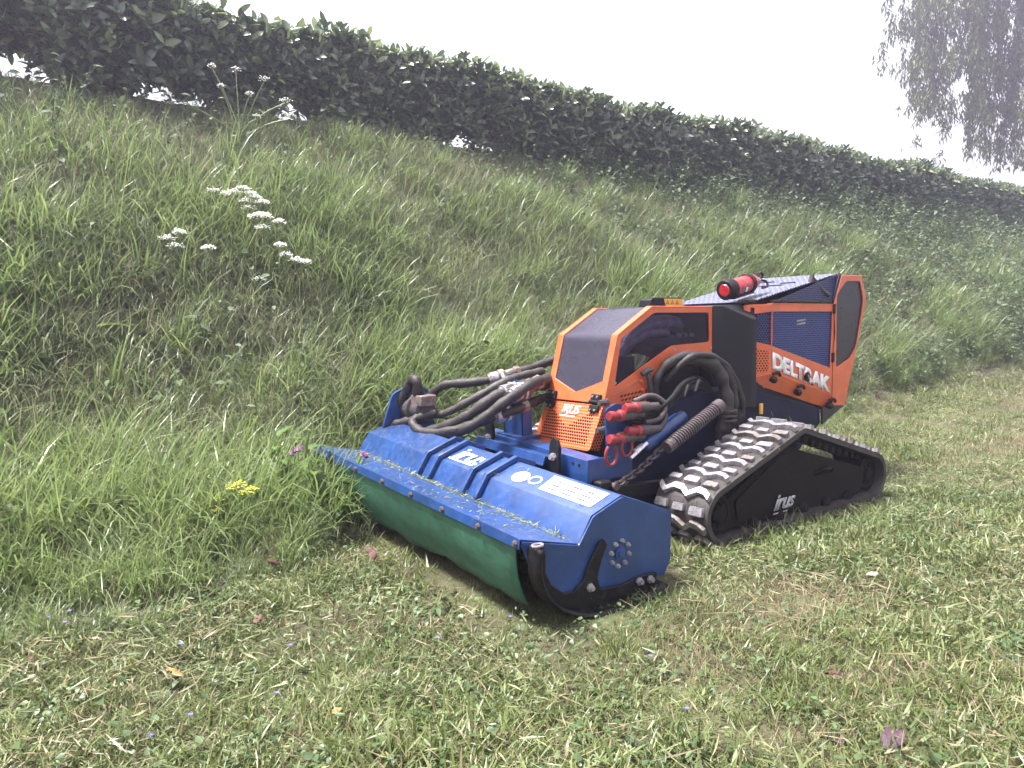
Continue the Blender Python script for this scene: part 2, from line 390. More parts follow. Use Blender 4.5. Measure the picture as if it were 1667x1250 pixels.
def build_hill():
    n = 40; v = []; f = []
    for i in range(n + 1):
        a = i / n; x = -102 - 14 * a; y = -82 + 118 * a
        h = 9.5 + 6.6 * math.exp(-((a - .42) / .25) ** 2) + .5 * math.sin(17 * a) + .4 * math.sin(41 * a + 1)
        v += [(x + 14, y, -4), (x, y, h), (x - 12, y, h * .8), (x - 24, y, -4)]
        if i:
            k = 4 * (i - 1); f += [(k + j, k + j + 1, k + j + 5, k + j + 4) for j in range(3)]
    me = bpy.data.meshes.new('hill'); me.from_pydata(v, [], f); me.materials.append(M['hill'])
    o = bpy.data.objects.new('hill', me); link(o); tag(o, kind='structure')
build_hill()

# ------------------------------------------------------------------ the slope mower
MOWER = empty('slope_mower', (-1.0, 0, 0), 'orange and blue tracked slope mower with a blue flail deck in front', 'mower')
RHO = math.radians(3.8); cR, sR = math.cos(RHO), math.sin(RHO)
def D(x, s, z):                       # deck frame: x forward, s metres from near end, z up
    return (x, .71 - s * cR + z * sR, z * cR + s * sR)
DW = 1.42

def build_deck():
    prof = [(.268, .240), (.264, .268), (.047, .213), (0., .289), (-.12, .331), (-.355, .243), (-.362, .08)]
    # folded sheet housing with 6 mm thickness
    th = .006; pv = [Vector(p) for p in prof]; off = []
    for i, p in enumerate(pv):
        t = (pv[min(i + 1, len(pv) - 1)] - pv[max(i - 1, 0)]).normalized(); nrm = Vector((t.y, -t.x))
        off.append(p + Vector((-t.y, t.x)) * th)
    loop = [tuple(p) for p in pv] + [tuple(p) for p in reversed(off)]
    deck = MB().plate([loop], lambda u, v, w: D(u, w, v), 0, DW).build('deck_housing', 'blue', MOWER, bevel=.003)
    endp = [(.262, .262), (.049, .2085), (-.003, .2855), (-.121, .327), (-.351, .240), (-.357, .078), (-.332, .036), (-.02, .034), (.10, .045), (.19, .10)]
    for s0 in (-.006, DW - .006):
        MB().plate([rpoly(endp, .008, 2)], lambda u, v, w: D(u, w, v), s0, s0 + .012).build('end_plate', 'blue', deck, bevel=.002)
    # raised ribs in two pairs over the hood
    for s0 in (.904, .826, .596, .512):
        rp = [(.050, .212), (.002, .291), (-.119, .333), (-.20, .303)]
        up = [(.060, .226), (.012, .306), (-.118, .351), (-.205, .320)]
        MB().plate([rp + up[::-1]], lambda u, v, w: D(u, w, v), s0 - .009, s0 + .009).build('reinforcing_rib', 'blue', deck, bevel=.002)
    # bolts on the front lip
    bm = MB().lathe([(0, .009), (.005, .009), (.006, .006), (.010, .006)], (0, 0, 0), (1, 0, 0), 6).mesh('bolt', 'rust', 30)
    for s0 in (.015, .19, .385, .58, .78, .99, 1.2, 1.39):
        o = bpy.data.objects.new('bolt', bm); link(o, deck, Matrix.Translation(D(.267, s0, .253)))
    # rubber flap hanging under the lip, bowed
    n = 30; vs = []; fs = []
    rows = [(.256, .246), (.254, .20), (.246, .155), (.232, .110), (.212, .068), (.198, .045)]
    for i in range(n + 1):
        s0 = .03 + (DW - .06) * i / n
        for k, (x, z) in enumerate(rows): vs.append(D(x + (.007 * math.sin(7 * s0 + k * .4) + .003 * math.sin(23 * s0 + k)) * k / 5, s0, z + (.005 * math.sin(17 * s0) + .004 * math.sin(41 * s0 + 1)) * (k == 5)))
    m = len(rows)
    for i in range(n):
        for k in range(m - 1): fs.append((i * m + k, (i + 1) * m + k, (i + 1) * m + k + 1, i * m + k + 1))
    fl = MB().add(vs, fs).build('rubber_flap', 'greenflap', deck, smooth=60, label='dark green rubber flap hanging under the front lip')
    md = fl.modifiers.new('solid', 'SOLIDIFY'); md.thickness = .006
    # skids at both ends: bent strap and black cheek plate with a U cut
    path = [(.236, .248), (.238, .196), (.224, .142), (.186, .088), (.115, .038), (.022, .006), (-.09, -.004), (-.20, .0), (-.285, .03)]
    sp = smooth_path([(p[0], 0, p[1]) for p in path], 5)
    cheek = [(.236, .248), (.236, .196), (.222, .142), (.184, .09), (.113, .04), (.02, .008), (-.09, 0), (-.20, .004), (-.285, .032), (-.285, .055), (-.22, .062), (-.12, .052), (-.035, .062), (-.02, .10), (-.035, .15), (-.056, .195), (-.042, .212), (-.024, .205), (.012, .155), (.036, .10), (.07, .078), (.11, .083), (.16, .12), (.182, .16), (.184, .215), (.20, .248)]
    for s0, sg in ((0, -1), (DW, 1)):
        vs = []
        for p in sp:
            a = D(p.x, s0 + sg * .010, p.z); b = D(p.x, s0 + sg * .062, p.z); vs += [a, b]
        fs = [(2 * i, 2 * i + 1, 2 * i + 3, 2 * i + 2) for i in range(len(sp) - 1)]
        sk = MB().add(vs, fs).build('skid', 'black', deck, smooth=60, label='scuffed black skid runner curving under the deck end')
        md = sk.modifiers.new('solid', 'SOLIDIFY'); md.thickness = .010; md.offset = 0
        w = sorted((s0 + sg * .007, s0 + sg * .017))
        MB().plate([cheek], lambda u, v, q: D(u, q, v), w[0], w[1]).build('skid_bracket', 'black', deck, bevel=.002)
        for (x, z) in ((.012, .078), (-.20, .048), (-.25, .043)):
            MB().lathe([(0, .013), (.008, .013), (.009, .008), (.018, .008)], D(x, s0 + sg * .016, z), (0, -sg, 0), 6).build('bolt', 'metal', deck)
        # rotor bearing: ring of eight bolts round a square hub
        for k in range(8):
            a = k * math.pi / 4 + .2
            MB().lathe([(0, .0075), (.007, .0075), (.008, .005), (.013, .005)], D(-.118 + .039 * math.cos(a), s0 + sg * .006, .152 + .039 * math.sin(a)), (0, -sg, 0), 6).build('bearing_bolt', 'metal', deck)
        MB().lathe([(0, .021), (.006, .021), (.007, .012), (.012, .012)], D(-.118, s0 + sg * .006, .152), (0, -sg, 0), 8).build('bearing_hub', 'blue', deck)
    # clamp on the near front corner
    MB().tube([D(.232 + .017 * math.cos(a), -.036 + .010 * math.sin(a), .256) for a in np.linspace(0, 6.283, 14)[:-1]], .0035, 6, closed=True).build('clamp_ring', 'metal', deck)
    # flat stickers and lettering on the hood
    def on_top(x, s, lift=.0035):
        t = (x - 0) / -.12; return np.array(D(x, s, .289 + .042 * t + lift))
    def sticker(name, pts, mat):
        vs = [on_top(x, s, .001) for x, s in pts] + [on_top(x, s, .0025) for x, s in pts]; n = len(pts)
        MB().add(vs, [tuple(range(n))[::-1], tuple(range(n, 2 * n))] + [(i, (i + 1) % n, (i + 1) % n + n, i + n) for i in range(n)]).build(name, mat, deck, smooth=None)
    sticker('label_plate', [(-.108, .288), (-.108, .035), (-.028, .035), (-.028, .275)], 'white')
    sticker('round_sticker', [(-.052 + .030 * math.cos(a), .399 + .036 * math.sin(a)) for a in np.linspace(0, 6.283, 21)[:-1]], 'white')
    ring = [(-.058 + .02 * math.cos(a), .328 + .024 * math.sin(a)) for a in np.linspace(0, 6.283, 21)[:-1]]
    MB().tube([on_top(*p, .002) for p in ring], .0035, 5, closed=True).build('ring_sticker', 'white', deck)
    for k, (a, b) in enumerate([(.25, .215), (.18, .13), (.11, .07)]):
        for x in (-.088, -.066, -.046):
            sticker_pts = [(x, a), (x, b), (x + .006, b), (x + .006, a)]
            vs = [on_top(p, q, .0028) for p, q in sticker_pts]
            MB().add(vs, [(0, 1, 2, 3)]).build('label_print', 'charcoal', deck, smooth=None)
    text('irus', 'lettering', 'white', deck, on_top(-.028, .79, .002), on_top(-.028, .60, .002) - on_top(-.028, .79, .002), on_top(-.10, .80, .002) - on_top(-.028, .79, .002), .35, .012)
    sticker('lettering_underline', [(-.020, .80), (-.020, .65), (-.0255, .645), (-.0255, .80)], 'white')
    # hydraulic motor box and raised far bracket
    br = [(-.05, .30), (-.10, .46), (-.20, .50), (-.28, .47), (-.33, .25), (-.15, .29)]
    MB().plate([rpoly(br, .02)], lambda u, v, w: D(u, w, v), DW - .035, DW - .022).build('motor_bracket', 'blue', deck, bevel=.002)
    MB().lathe([(0, .055), (.05, .055), (.055, .065), (.07, .065), (.075, .05), (.13, .05), (.135, .03), (.15, .03)], D(-.19, DW - .04, .39), (0, 1, 0), 18).build('hydraulic_motor', 'rubber', deck)
    MB().box(D(-.19, DW - .15, .44), (.08, .09, .05)).build('valve_block', 'rust', deck, bevel=.006)
    return deck
DECK = build_deck()

def build_linkage():
    # cross beam behind the deck, floating with it
    prof = [(-.415, .215), (-.415, .306), (-.48, .312), (-.48, .304), (-.427, .298), (-.427, .215)]
    beam = MB().plate([prof], lambda u, v, w: D(u, w, v), .455, 1.12).build('cross_beam', 'blue', MOWER, bevel=.002)
    prof2 = [(-.335, .262), (-.345, .300), (-.415, .286), (-.415, .280), (-.351, .292), (-.341, .260)]
    MB().plate([prof2], lambda u, v, w: D(u, w, v), .62, 1.08).build('hinge_flange', 'blue', beam, bevel=.002)
    MB().box(D(-.47, .452, .262), (.12, .010, .095)).build('gusset', 'blue', beam, bevel=.002)
    for s0 in (.50, .535):
        MB().lathe([(0, .006), (.003, .006)], D(-.416, s0, .280), (1, 0, 0), 10).build('bolt_hole', 'charcoal', beam)
    # pivot brackets with their bolts
    for s0 in (.60, 1.03):
        b = [(-.02, -.075), (.02, -.075), (.023, .04), (.012, .07), (-.012, .07), (-.023, .04)]
        o = D(-.388, s0, .298)
        k = MB().plate([rpoly(b, .012)], lambda u, v, w: (o[0] + w, o[1] + u * 1.2, o[2] + v), 0, .014).build('pivot_bracket', 'black', beam, bevel=.003)
        MB().lathe([(0, .016), (.010, .016), (.011, .010), (.022, .010)], (o[0] + .014, o[1], o[2] + .0), (1, 0, 0), 6).build('bolt', 'metal', k)
    # upright post by the hoses
    p = [(-.290, .36), (-.290, .60), (-.28, .613), (-.165, .613), (-.155, .60), (-.155, .36)]
    MB().plate([p], lambda u, v, w: (-.45 + w, u, v), -.012, 0).build('post', 'blue', MOWER, bevel=.002)
    MB().box((-.475, -.16, .47), (.05, .012, .22)).build('post_flange', 'blue', MOWER, bevel=.002)
    MB().box((-.475, -.285, .47), (.05, .012, .22)).build('post_flange', 'blue', MOWER, bevel=.002)
    MB().box((-.475, -.22, .372), (.10, .18, .016)).build('post_foot', 'blue', MOWER, bevel=.002)
    # coupling plate with four red caps
    cp = MB().plate([rpoly([(-.53, .25), (-.515, .52), (-.57, .54), (-.66, .52), (-.66, .25)], .015)], lambda u, v, w: (u, w, v), .262, .272).build('coupling_plate', 'blue', MOWER, bevel=.002)
    for (x, y, z) in ((-.50, .315, .500), (-.575, .325, .525), (-.50, .315, .412), (-.585, .325, .436)):
        c = MB().lathe([(0, .016), (.006, .019), (.028, .019), (.03, .016), (.050, .016), (.054, .022), (.072, .022)], (x + .012, y, z), (-1, 0, -.05), 14).build('quick_coupling', 'red', cp, label='red capped hydraulic quick coupling')
        MB().lathe([(.0, .021), (.055, .021), (.06, .016), (.11, .016)], (x - .063, y, z - .003), (-1, 0, -.03), 12).build('coupling_body', 'spring', cp)
        MB().box((x - .09, y - .03, z), (.03, .05, .03)).build('coupling_mount', 'spring', cp, bevel=.004)
    for (x, z, dr, dx) in ((-.49, .395, .062, .03), (-.575, .415, .058, .028)):
        pts = [(x + dx * math.sin(t), .325, z - dr * .5 + dr * .6 * math.cos(t) - .01) for t in np.linspace(.5, 5.8, 14)]
        MB().tube(smooth_path(pts, 3), .0055, 6).build('cap_lanyard', 'red', cp)
    for (x, z) in ((-.545, .545), (-.535, .44)):
        MB().lathe([(0, .011), (.03, .011), (.032, .015), (.045, .015)], (x + .045, .25, z), (-1, 0, 0), 8).build('pin', 'rubber', cp)
    # lift cylinder, spring and chain on the near side
    cyl = MB().lathe([(-.02, .022), (0, .030), (.21, .030), (.215, .024), (.24, .024)], (-.71, .30, .372), (-.295, 0, .118), 16).build('lift_cylinder', 'blue', MOWER)
    MB().tube([(-.64, .30, .345), (-.72, .30, .377)], .012, 8).build('piston_rod', 'gas_strut', cyl)
    A, B = Vector((-.765, .365, .362)), Vector((-1.075, .365, .492)); ax = (B - A).normalized(); n1 = ax.cross(Vector((0, 1, 0))).normalized(); n2 = ax.cross(n1)
    turns = 24; pts = [A + (B - A) * (i / (turns * 10)) + (n1 * math.cos(i * .6283) + n2 * math.sin(i * .6283)) * .0235 for i in range(turns * 10 + 1)]
    spg = MB().tube(pts, .0055, 5).build('coil_spring', 'spring', MOWER)
    MB().tube([A - ax * .012, A + ax * .02], .026, 12).build('spring_cap', 'spring', spg)
    MB().tube([B - ax * .02, B + ax * .02], .029, 12).build('spring_cap', 'spring', spg)
    MB().tube([A, B], .0165, 8).build('spring_core', 'charcoal', spg)
    for y, lab in ((.335, 0), (-.335, 1)):
        C0, C1 = Vector((-.50, y, .235)), Vector((-.765, y, .352)); n = 12
        ch = MB().lathe([(0, .015), (.02, .015)], tuple(C0 + Vector((0, -.01, 0))), (0, 1, 0), 10).build('chain_shackle', 'spring', MOWER)
        d = (C1 - C0).normalized(); L = (C1 - C0).length / n * .68
        for i in range(n):
            c = C0 + (C1 - C0) * ((i + .5) / n) + Vector((0, 0, -.012 * math.sin(math.pi * (i + .5) / n)))
            lat = Vector((0, 1, 0)) if i % 2 else d.cross(Vector((0, 1, 0)))
            pts = [c + d * L * math.cos(a) * 1.0 + lat * .013 * math.sin(a) for a in np.linspace(0, 6.2832, 13)[:-1]]
            MB().tube(pts, .0052, 6, closed=True).build('chain_link', 'spring', ch)
    MB().tube([(-.575, .345, .335), (-.66, .35, .385)], .007, 8).build('gas_strut', 'gas_strut', MOWER)
    # lower drawbars from chassis to deck
    for y in (.30, -.30):
        MB().box((-.62, y, .20), (.62, .035, .05), Matrix.Rotation(math.radians(-4), 3, 'Y')).build('draw_bar', 'black', MOWER, bevel=.004)
        MB().box((-.46, y, .225), (.06, .06, .07)).build('draw_bar_joint', 'black', MOWER, bevel=.008)
build_linkage()

def build_chassis():
    prof = [(-.52, .16), (-.52, .27), (-.64, .34), (-.78, .46), (-.98, .52), (-1.35, .56), (-2.07, .40), (-2.08, .32), (-1.85, .18), (-1.6, .13), (-.75, .12)]
    c = MB().plate([prof], lambda u, v, w: (u, w, v), -.25, .25).build('chassis', 'blue_dark', MOWER, bevel=.006)
    # ribbed dark skirt below the rear housing
    sk = [(-1.40, .40), (-1.415, .59), (-1.60, .575), (-2.09, .405), (-2.075, .325), (-1.75, .36)]
    for y in (.226, -.226):
        s0 = MB().plate([sk], lambda u, v, w: (u, w, v), y - .006, y + .006).build('lower_skirt', 'charcoal', MOWER, bevel=.002)
        for k in range(9):
            z = .375 + k * .021; x0 = -1.43; x1 = min(-1.52, -1.60 - (.575 - z) / .170 * .49 + .04) if z < .575 else -1.56
            MB().box(((x0 + x1) / 2, y + math.copysign(.008, y), z), (abs(x1 - x0), .006, .006)).build('skirt_louvre', 'black', s0)
    fl = [(-2.07, .405), (-2.285, .398), (-2.07, .315)]
    for y in (.26, -.26):
        MB().plate([fl], lambda u, v, w: (u, w, v), y - .006, y + .006).build('rear_corner_flap', 'lens', MOWER, bevel=.002)
    MB().plate([[(-2.28, -.25), (-2.06, -.25), (-2.06, .25), (-2.28, .25)]], lambda u, v, w: (u, v, .40 + w + (u + 2.07) * .02), -.01, 0).build('rear_floor', 'charcoal', MOWER)
    # small inspection light patch seen between track and skirt
    MB().box((-1.53, .268, .44), (.02, .01, .05)).build('marker_plate', 'yellow', MOWER, bevel=.002)
    # black sheet standing in for the shade inside the hood arch
    MB().plate([[(-.92, .42), (-.90, .62), (-.95, .70), (-1.10, .72), (-1.30, .70), (-1.35, .45)]], lambda u, v, w: (u, w, v), .10, .11).build('cavity_shade_sheet', 'black', MOWER)
    MB().box((-1.0, 0, .53), (.5, .19, .2)).build('engine_block', 'black', MOWER, bevel=.01)
build_chassis()

def build_cab():
    w = .176
    side = [(-.600, .485), (-.600, .53), (-.677, .80), (-.885, .917), (-1.29, .917), (-1.29, .675), (-1.17, .70), (-1.06, .705), (-.985, .69), (-.93, .645), (-.905, .585), (-.91, .53), (-.94, .485)]
    win = [(-.700, .785), (-.898, .889), (-1.262, .889), (-1.268, .757), (-1.008, .748), (-.660, .590)]
    hood = MB().plate([rpoly(side, .006, 2), rpoly(win[::-1], .018)], lambda u, v, q: (u, q, v), w - .006, w).build('hood', 'orange', MOWER, bevel=.002)
    MB().plate([rpoly(side, .006, 2), rpoly(win[::-1], .018)], lambda u, v, q: (u, q, v), -w, -w + .006).build('hood_far_side', 'orange', hood, bevel=.002)
    big = [(-.69, .79), (-.893, .897), (-1.27, .897), (-1.275, .75), (-1.008, .74), (-.65, .583)]
    for y in (w - .009, -w + .009):
        MB().plate([big], lambda u, v, q: (u, q, v), y - .0015, y + .0015).build('side_window', 'side_glass', hood, smooth=None)
    # screws on the side plate
    for (x, z) in ((-.664, .607), (-1.03, .728), (-1.275, .728)):
        MB().lathe([(0, .007), (.003, .006)], (x, w, z), (0, 1, 0), 8).build('screw', 'metal', hood)
    A, B, T = Vector((-.600, 0, .528)), Vector((-.677, 0, .80)), Vector((-.885, 0, .917))
    d1 = (B - A); l1 = d1.length; d1.normalize(); n1 = Vector((d1.z, 0, -d1.x)); d2 = T - B; l2 = d2.length; d2.normalize(); n2 = Vector((d2.z, 0, -d2.x))
    f1 = lambda u, v, q: tuple(A + d1 * v + n1 * q + Vector((0, u, 0)))
    f2 = lambda u, v, q: tuple(B + d2 * v + n2 * q + Vector((0, u, 0)))
    e = w + .002; g = .146
    U = [(-e, 0), (e, 0), (e, l1), (g, l1), (g, .09), (.0, .038), (-g, .09), (-g, l1), (-e, l1)]
    MB().plate([U], f1, -.006, .001).build('front_frame', 'orange', hood, bevel=.002)
    for sg in (-1, 1):
        MB().plate([[(sg * g, 0), (sg * e, 0), (sg * e, l2), (sg * g, l2)][::sg]], f2, -.006, .001).build('pillar', 'orange', hood, bevel=.002)
        a, b = sorted((sg * (g + .0), sg * e))
        MB().box((-1.085, (a + b) / 2, .914), (.40, b - a, .006)).build('roof_rail', 'orange', hood, bevel=.002)
    # folded windscreen sheet
    gg = g + .008; vs = []; pts = []
    for t in np.linspace(0, 1, 9): pts.append(A + d1 * (.03 + (l1 - .03) * t))
    for t in np.linspace(.1, 1, 8): pts.append(B + d2 * l2 * t)
    pts += [Vector((-.98, 0, .918)), Vector((-1.284, 0, .918))]
    for i, p in enumerate(pts):
        nn = n1 if i < 8 else n2
        if i > 16: nn = Vector((0, 0, 1))
        q = p - nn * .005
        for u in np.linspace(-gg, gg, 9):
            if i < 3:
                lim = .036 + .054 * abs(u) / g; dd = max(.03 + (l1 - .03) * i / 8, lim - .012); q = A + d1 * dd - n1 * .005
            vs.append((q.x, u, q.z + .003 * (1 - (u / gg) ** 2) * (i > 8)))
    fs = [(i * 9 + k, i * 9 + k + 1, (i + 1) * 9 + k + 1, (i + 1) * 9 + k) for i in range(len(pts) - 1) for k in range(8)]
    MB().add(vs, fs).build('windscreen', 'screen', hood, smooth=60, label='scratched dark tinted windscreen')
    # lower punched front panel, with returned edges
    Bo = Vector((-.522, 0, .345)); d3 = A - Vector((0, 0, .008)) - Bo; l3 = d3.length; d3.normalize(); n3 = Vector((d3.z, 0, -d3.x))
    f3 = lambda u, v, q: tuple(Bo + d3 * v + n3 * q + Vector((0, u, 0)))
    e3 = .174
    lp = MB().plate([rpoly([(-e3, .008), (-e3 + .012, 0), (e3 - .012, 0), (e3, .008), (e3, l3), (-e3, l3)], .004, 2)], f3, -.004, .002).build('lower_panel', 'perf_orange', hood, bevel=.0015, label='orange front panel punched with rows of small holes')
    for sg in (-1, 1):
        p = [tuple(f3(0, 0.006, -.004)[i] for i in (0, 2)), tuple(f3(0, l3, -.004)[i] for i in (0, 2)), tuple(f3(0, l3, -.05)[i] for i in (0, 2)), tuple(f3(0, .02, -.05)[i] for i in (0, 2))]
        MB().plate([p], lambda u, v, q: (u, q, v), sg * e3 - .003, sg * e3 + .001 * sg).build('panel_return', 'perf_orange_side', lp, bevel=.001)
    text('IRUS', 'lettering', 'white', lp, f3(-.055, l3 - .052, .003), Vector(f3(.055, l3 - .052, .003)) - Vector(f3(-.055, l3 - .052, .003)), Vector(f3(-.055, l3 - .010, .003)) - Vector(f3(-.055, l3 - .052, .003)), .25, .02)
    k = MB().plate([[(-.06, l3 - .062), (.03, l3 - .062), (.03, l3 - .057), (-.06, l3 - .057)]], f3, .002, .0035).build('badge_line', 'white', lp)
    # black hinges
    for y in (.135, -.135):
        h = MB().box(f1(y, .020, .008), (.016, .052, .030), Matrix.Rotation(math.radians(-15), 3, 'Y')).build('hinge', 'black', hood, bevel=.004)
        MB().box(f3(y, l3 - .018, .008), (.016, .052, .028), Matrix.Rotation(math.radians(-23), 3, 'Y')).build('hinge_leaf', 'black', h, bevel=.004)
        MB().tube([f1(y - .028, .002, .012), f1(y + .028, .002, .012)], .008, 10).build('hinge_pin', 'black', h)
        MB().tube([f1(y * 1.18, .004, .008), f1(y * 1.48, .004, -.004)], .007, 8).build('hinge_arm', 'rubber', h)
        for dx in (-.013, .013):
            for dz, ff in ((.024, f1), (l3 - .026, f3)):
                MB().lathe([(0, .005), (.003, .005)], ff(y + dx, dz, .016), (1, 0, .25), 6).build('hinge_screw', 'metal', h)
    # rubber T-latch on the near side
    lt = MB().tube(smooth_path([(-.835, w + .018, .642), (-.84, w + .024, .61), (-.85, w + .02, .57), (-.862, w + .012, .535)], 4), [.011] * 13, 8).build('latch', 'rubber', hood)
    MB().tube(smooth_path([(-.800, w + .02, .636), (-.820, w + .026, .648), (-.85, w + .026, .655)], 4), .012, 8).build('latch_handle', 'rubber', lt)
    MB().box((-.864, w + .008, .53), (.035, .018, .022)).build('latch_keeper', 'black', lt, bevel=.004)
    for (x, z) in ((-.815, .605), (-.82, .57)): MB().lathe([(0, .009), (.014, .007)], (x, w, z), (0, 1, 0), 8).build('latch_stud', 'orange', lt)
    # slotted vents and fold on the lower side
    for i in range(4):
        for j in range(8):
            x = -.70 - j * .021 - i * .006; z = .552 - i * .017 + .002 * j
            if x < -.885 + i * .005: continue
            MB().box((x, w + .0006, z), (.014, .002, .007), Matrix.Rotation(.45, 3, 'Y')).build('vent_slot', 'charcoal', hood)
    MB().tube([(-.645, w + .001, .556), (-.87, w + .001, .628)], .0018, 4).build('seam', 'rust', hood)
    # things seen through the side window
    MB().tube(smooth_path([(-.78, .07, .70), (-.88, .09, .81), (-1.0, .10, .845), (-1.12, .10, .84), (-1.16, .07, .80)], 6), .034, 12).build('intake_pipe', 'metal', hood)
    MB().tube(smooth_path([(-.70, .06, .62), (-.80, .09, .74), (-.93, .11, .80), (-1.05, .11, .80)], 6), .022, 10).build('coolant_hose', 'metal', hood)
    MB().box((-1.05, 0, .77), (.40, .20, .05)).build('engine_top', 'spring', hood, bevel=.012)
    MB().box((-1.17, .06, .80), (.12, .08, .05)).build('air_box', 'rubber', hood, bevel=.012)
    for x in (-1.10, -1.14, -1.19): MB().lathe([(0, .009), (.012, .009)], (x, .135, .79), (0, 1, 0), 8).build('clamp_bolt', 'metal', hood)
    MB().box((-.75, 0, .60), (.16, .26, .22)).build('radiator', 'charcoal', hood, bevel=.006)
    # control box with warning label on the roof
    bx = MB().plate([[(-1.075, .918), (-1.08, .952), (-1.10, .962), (-1.29, .964), (-1.31, .955), (-1.325, .918)]], lambda u, v, q: (u, q, v), -.075, -.005).build('receiver_box', 'charcoal', MOWER, bevel=.004)
    MB().plate([[(-1.18, .923), (-1.165, .957), (-1.295, .957), (-1.305, .923)]], lambda u, v, q: (u, q, v), -.004, -.002).build('warning_label', 'yellow', bx)
    for i in range(3):
        x = -1.19 - i * .033
        MB().plate([[(x - .012, .932), (x + .012, .932), (x, .951)], [(x - .006, .9352), (x, .945), (x + .006, .9352)]], lambda u, v, q: (u, q, v), -.002, -.001).build('warning_triangle', 'rust', bx)
    MB().plate([[(-1.298, .928), (-1.293, .955), (-1.306, .953), (-1.31, .928)]], lambda u, v, q: (u, q, v), -.002, -.001).build('label_print', 'white', bx)
build_cab()

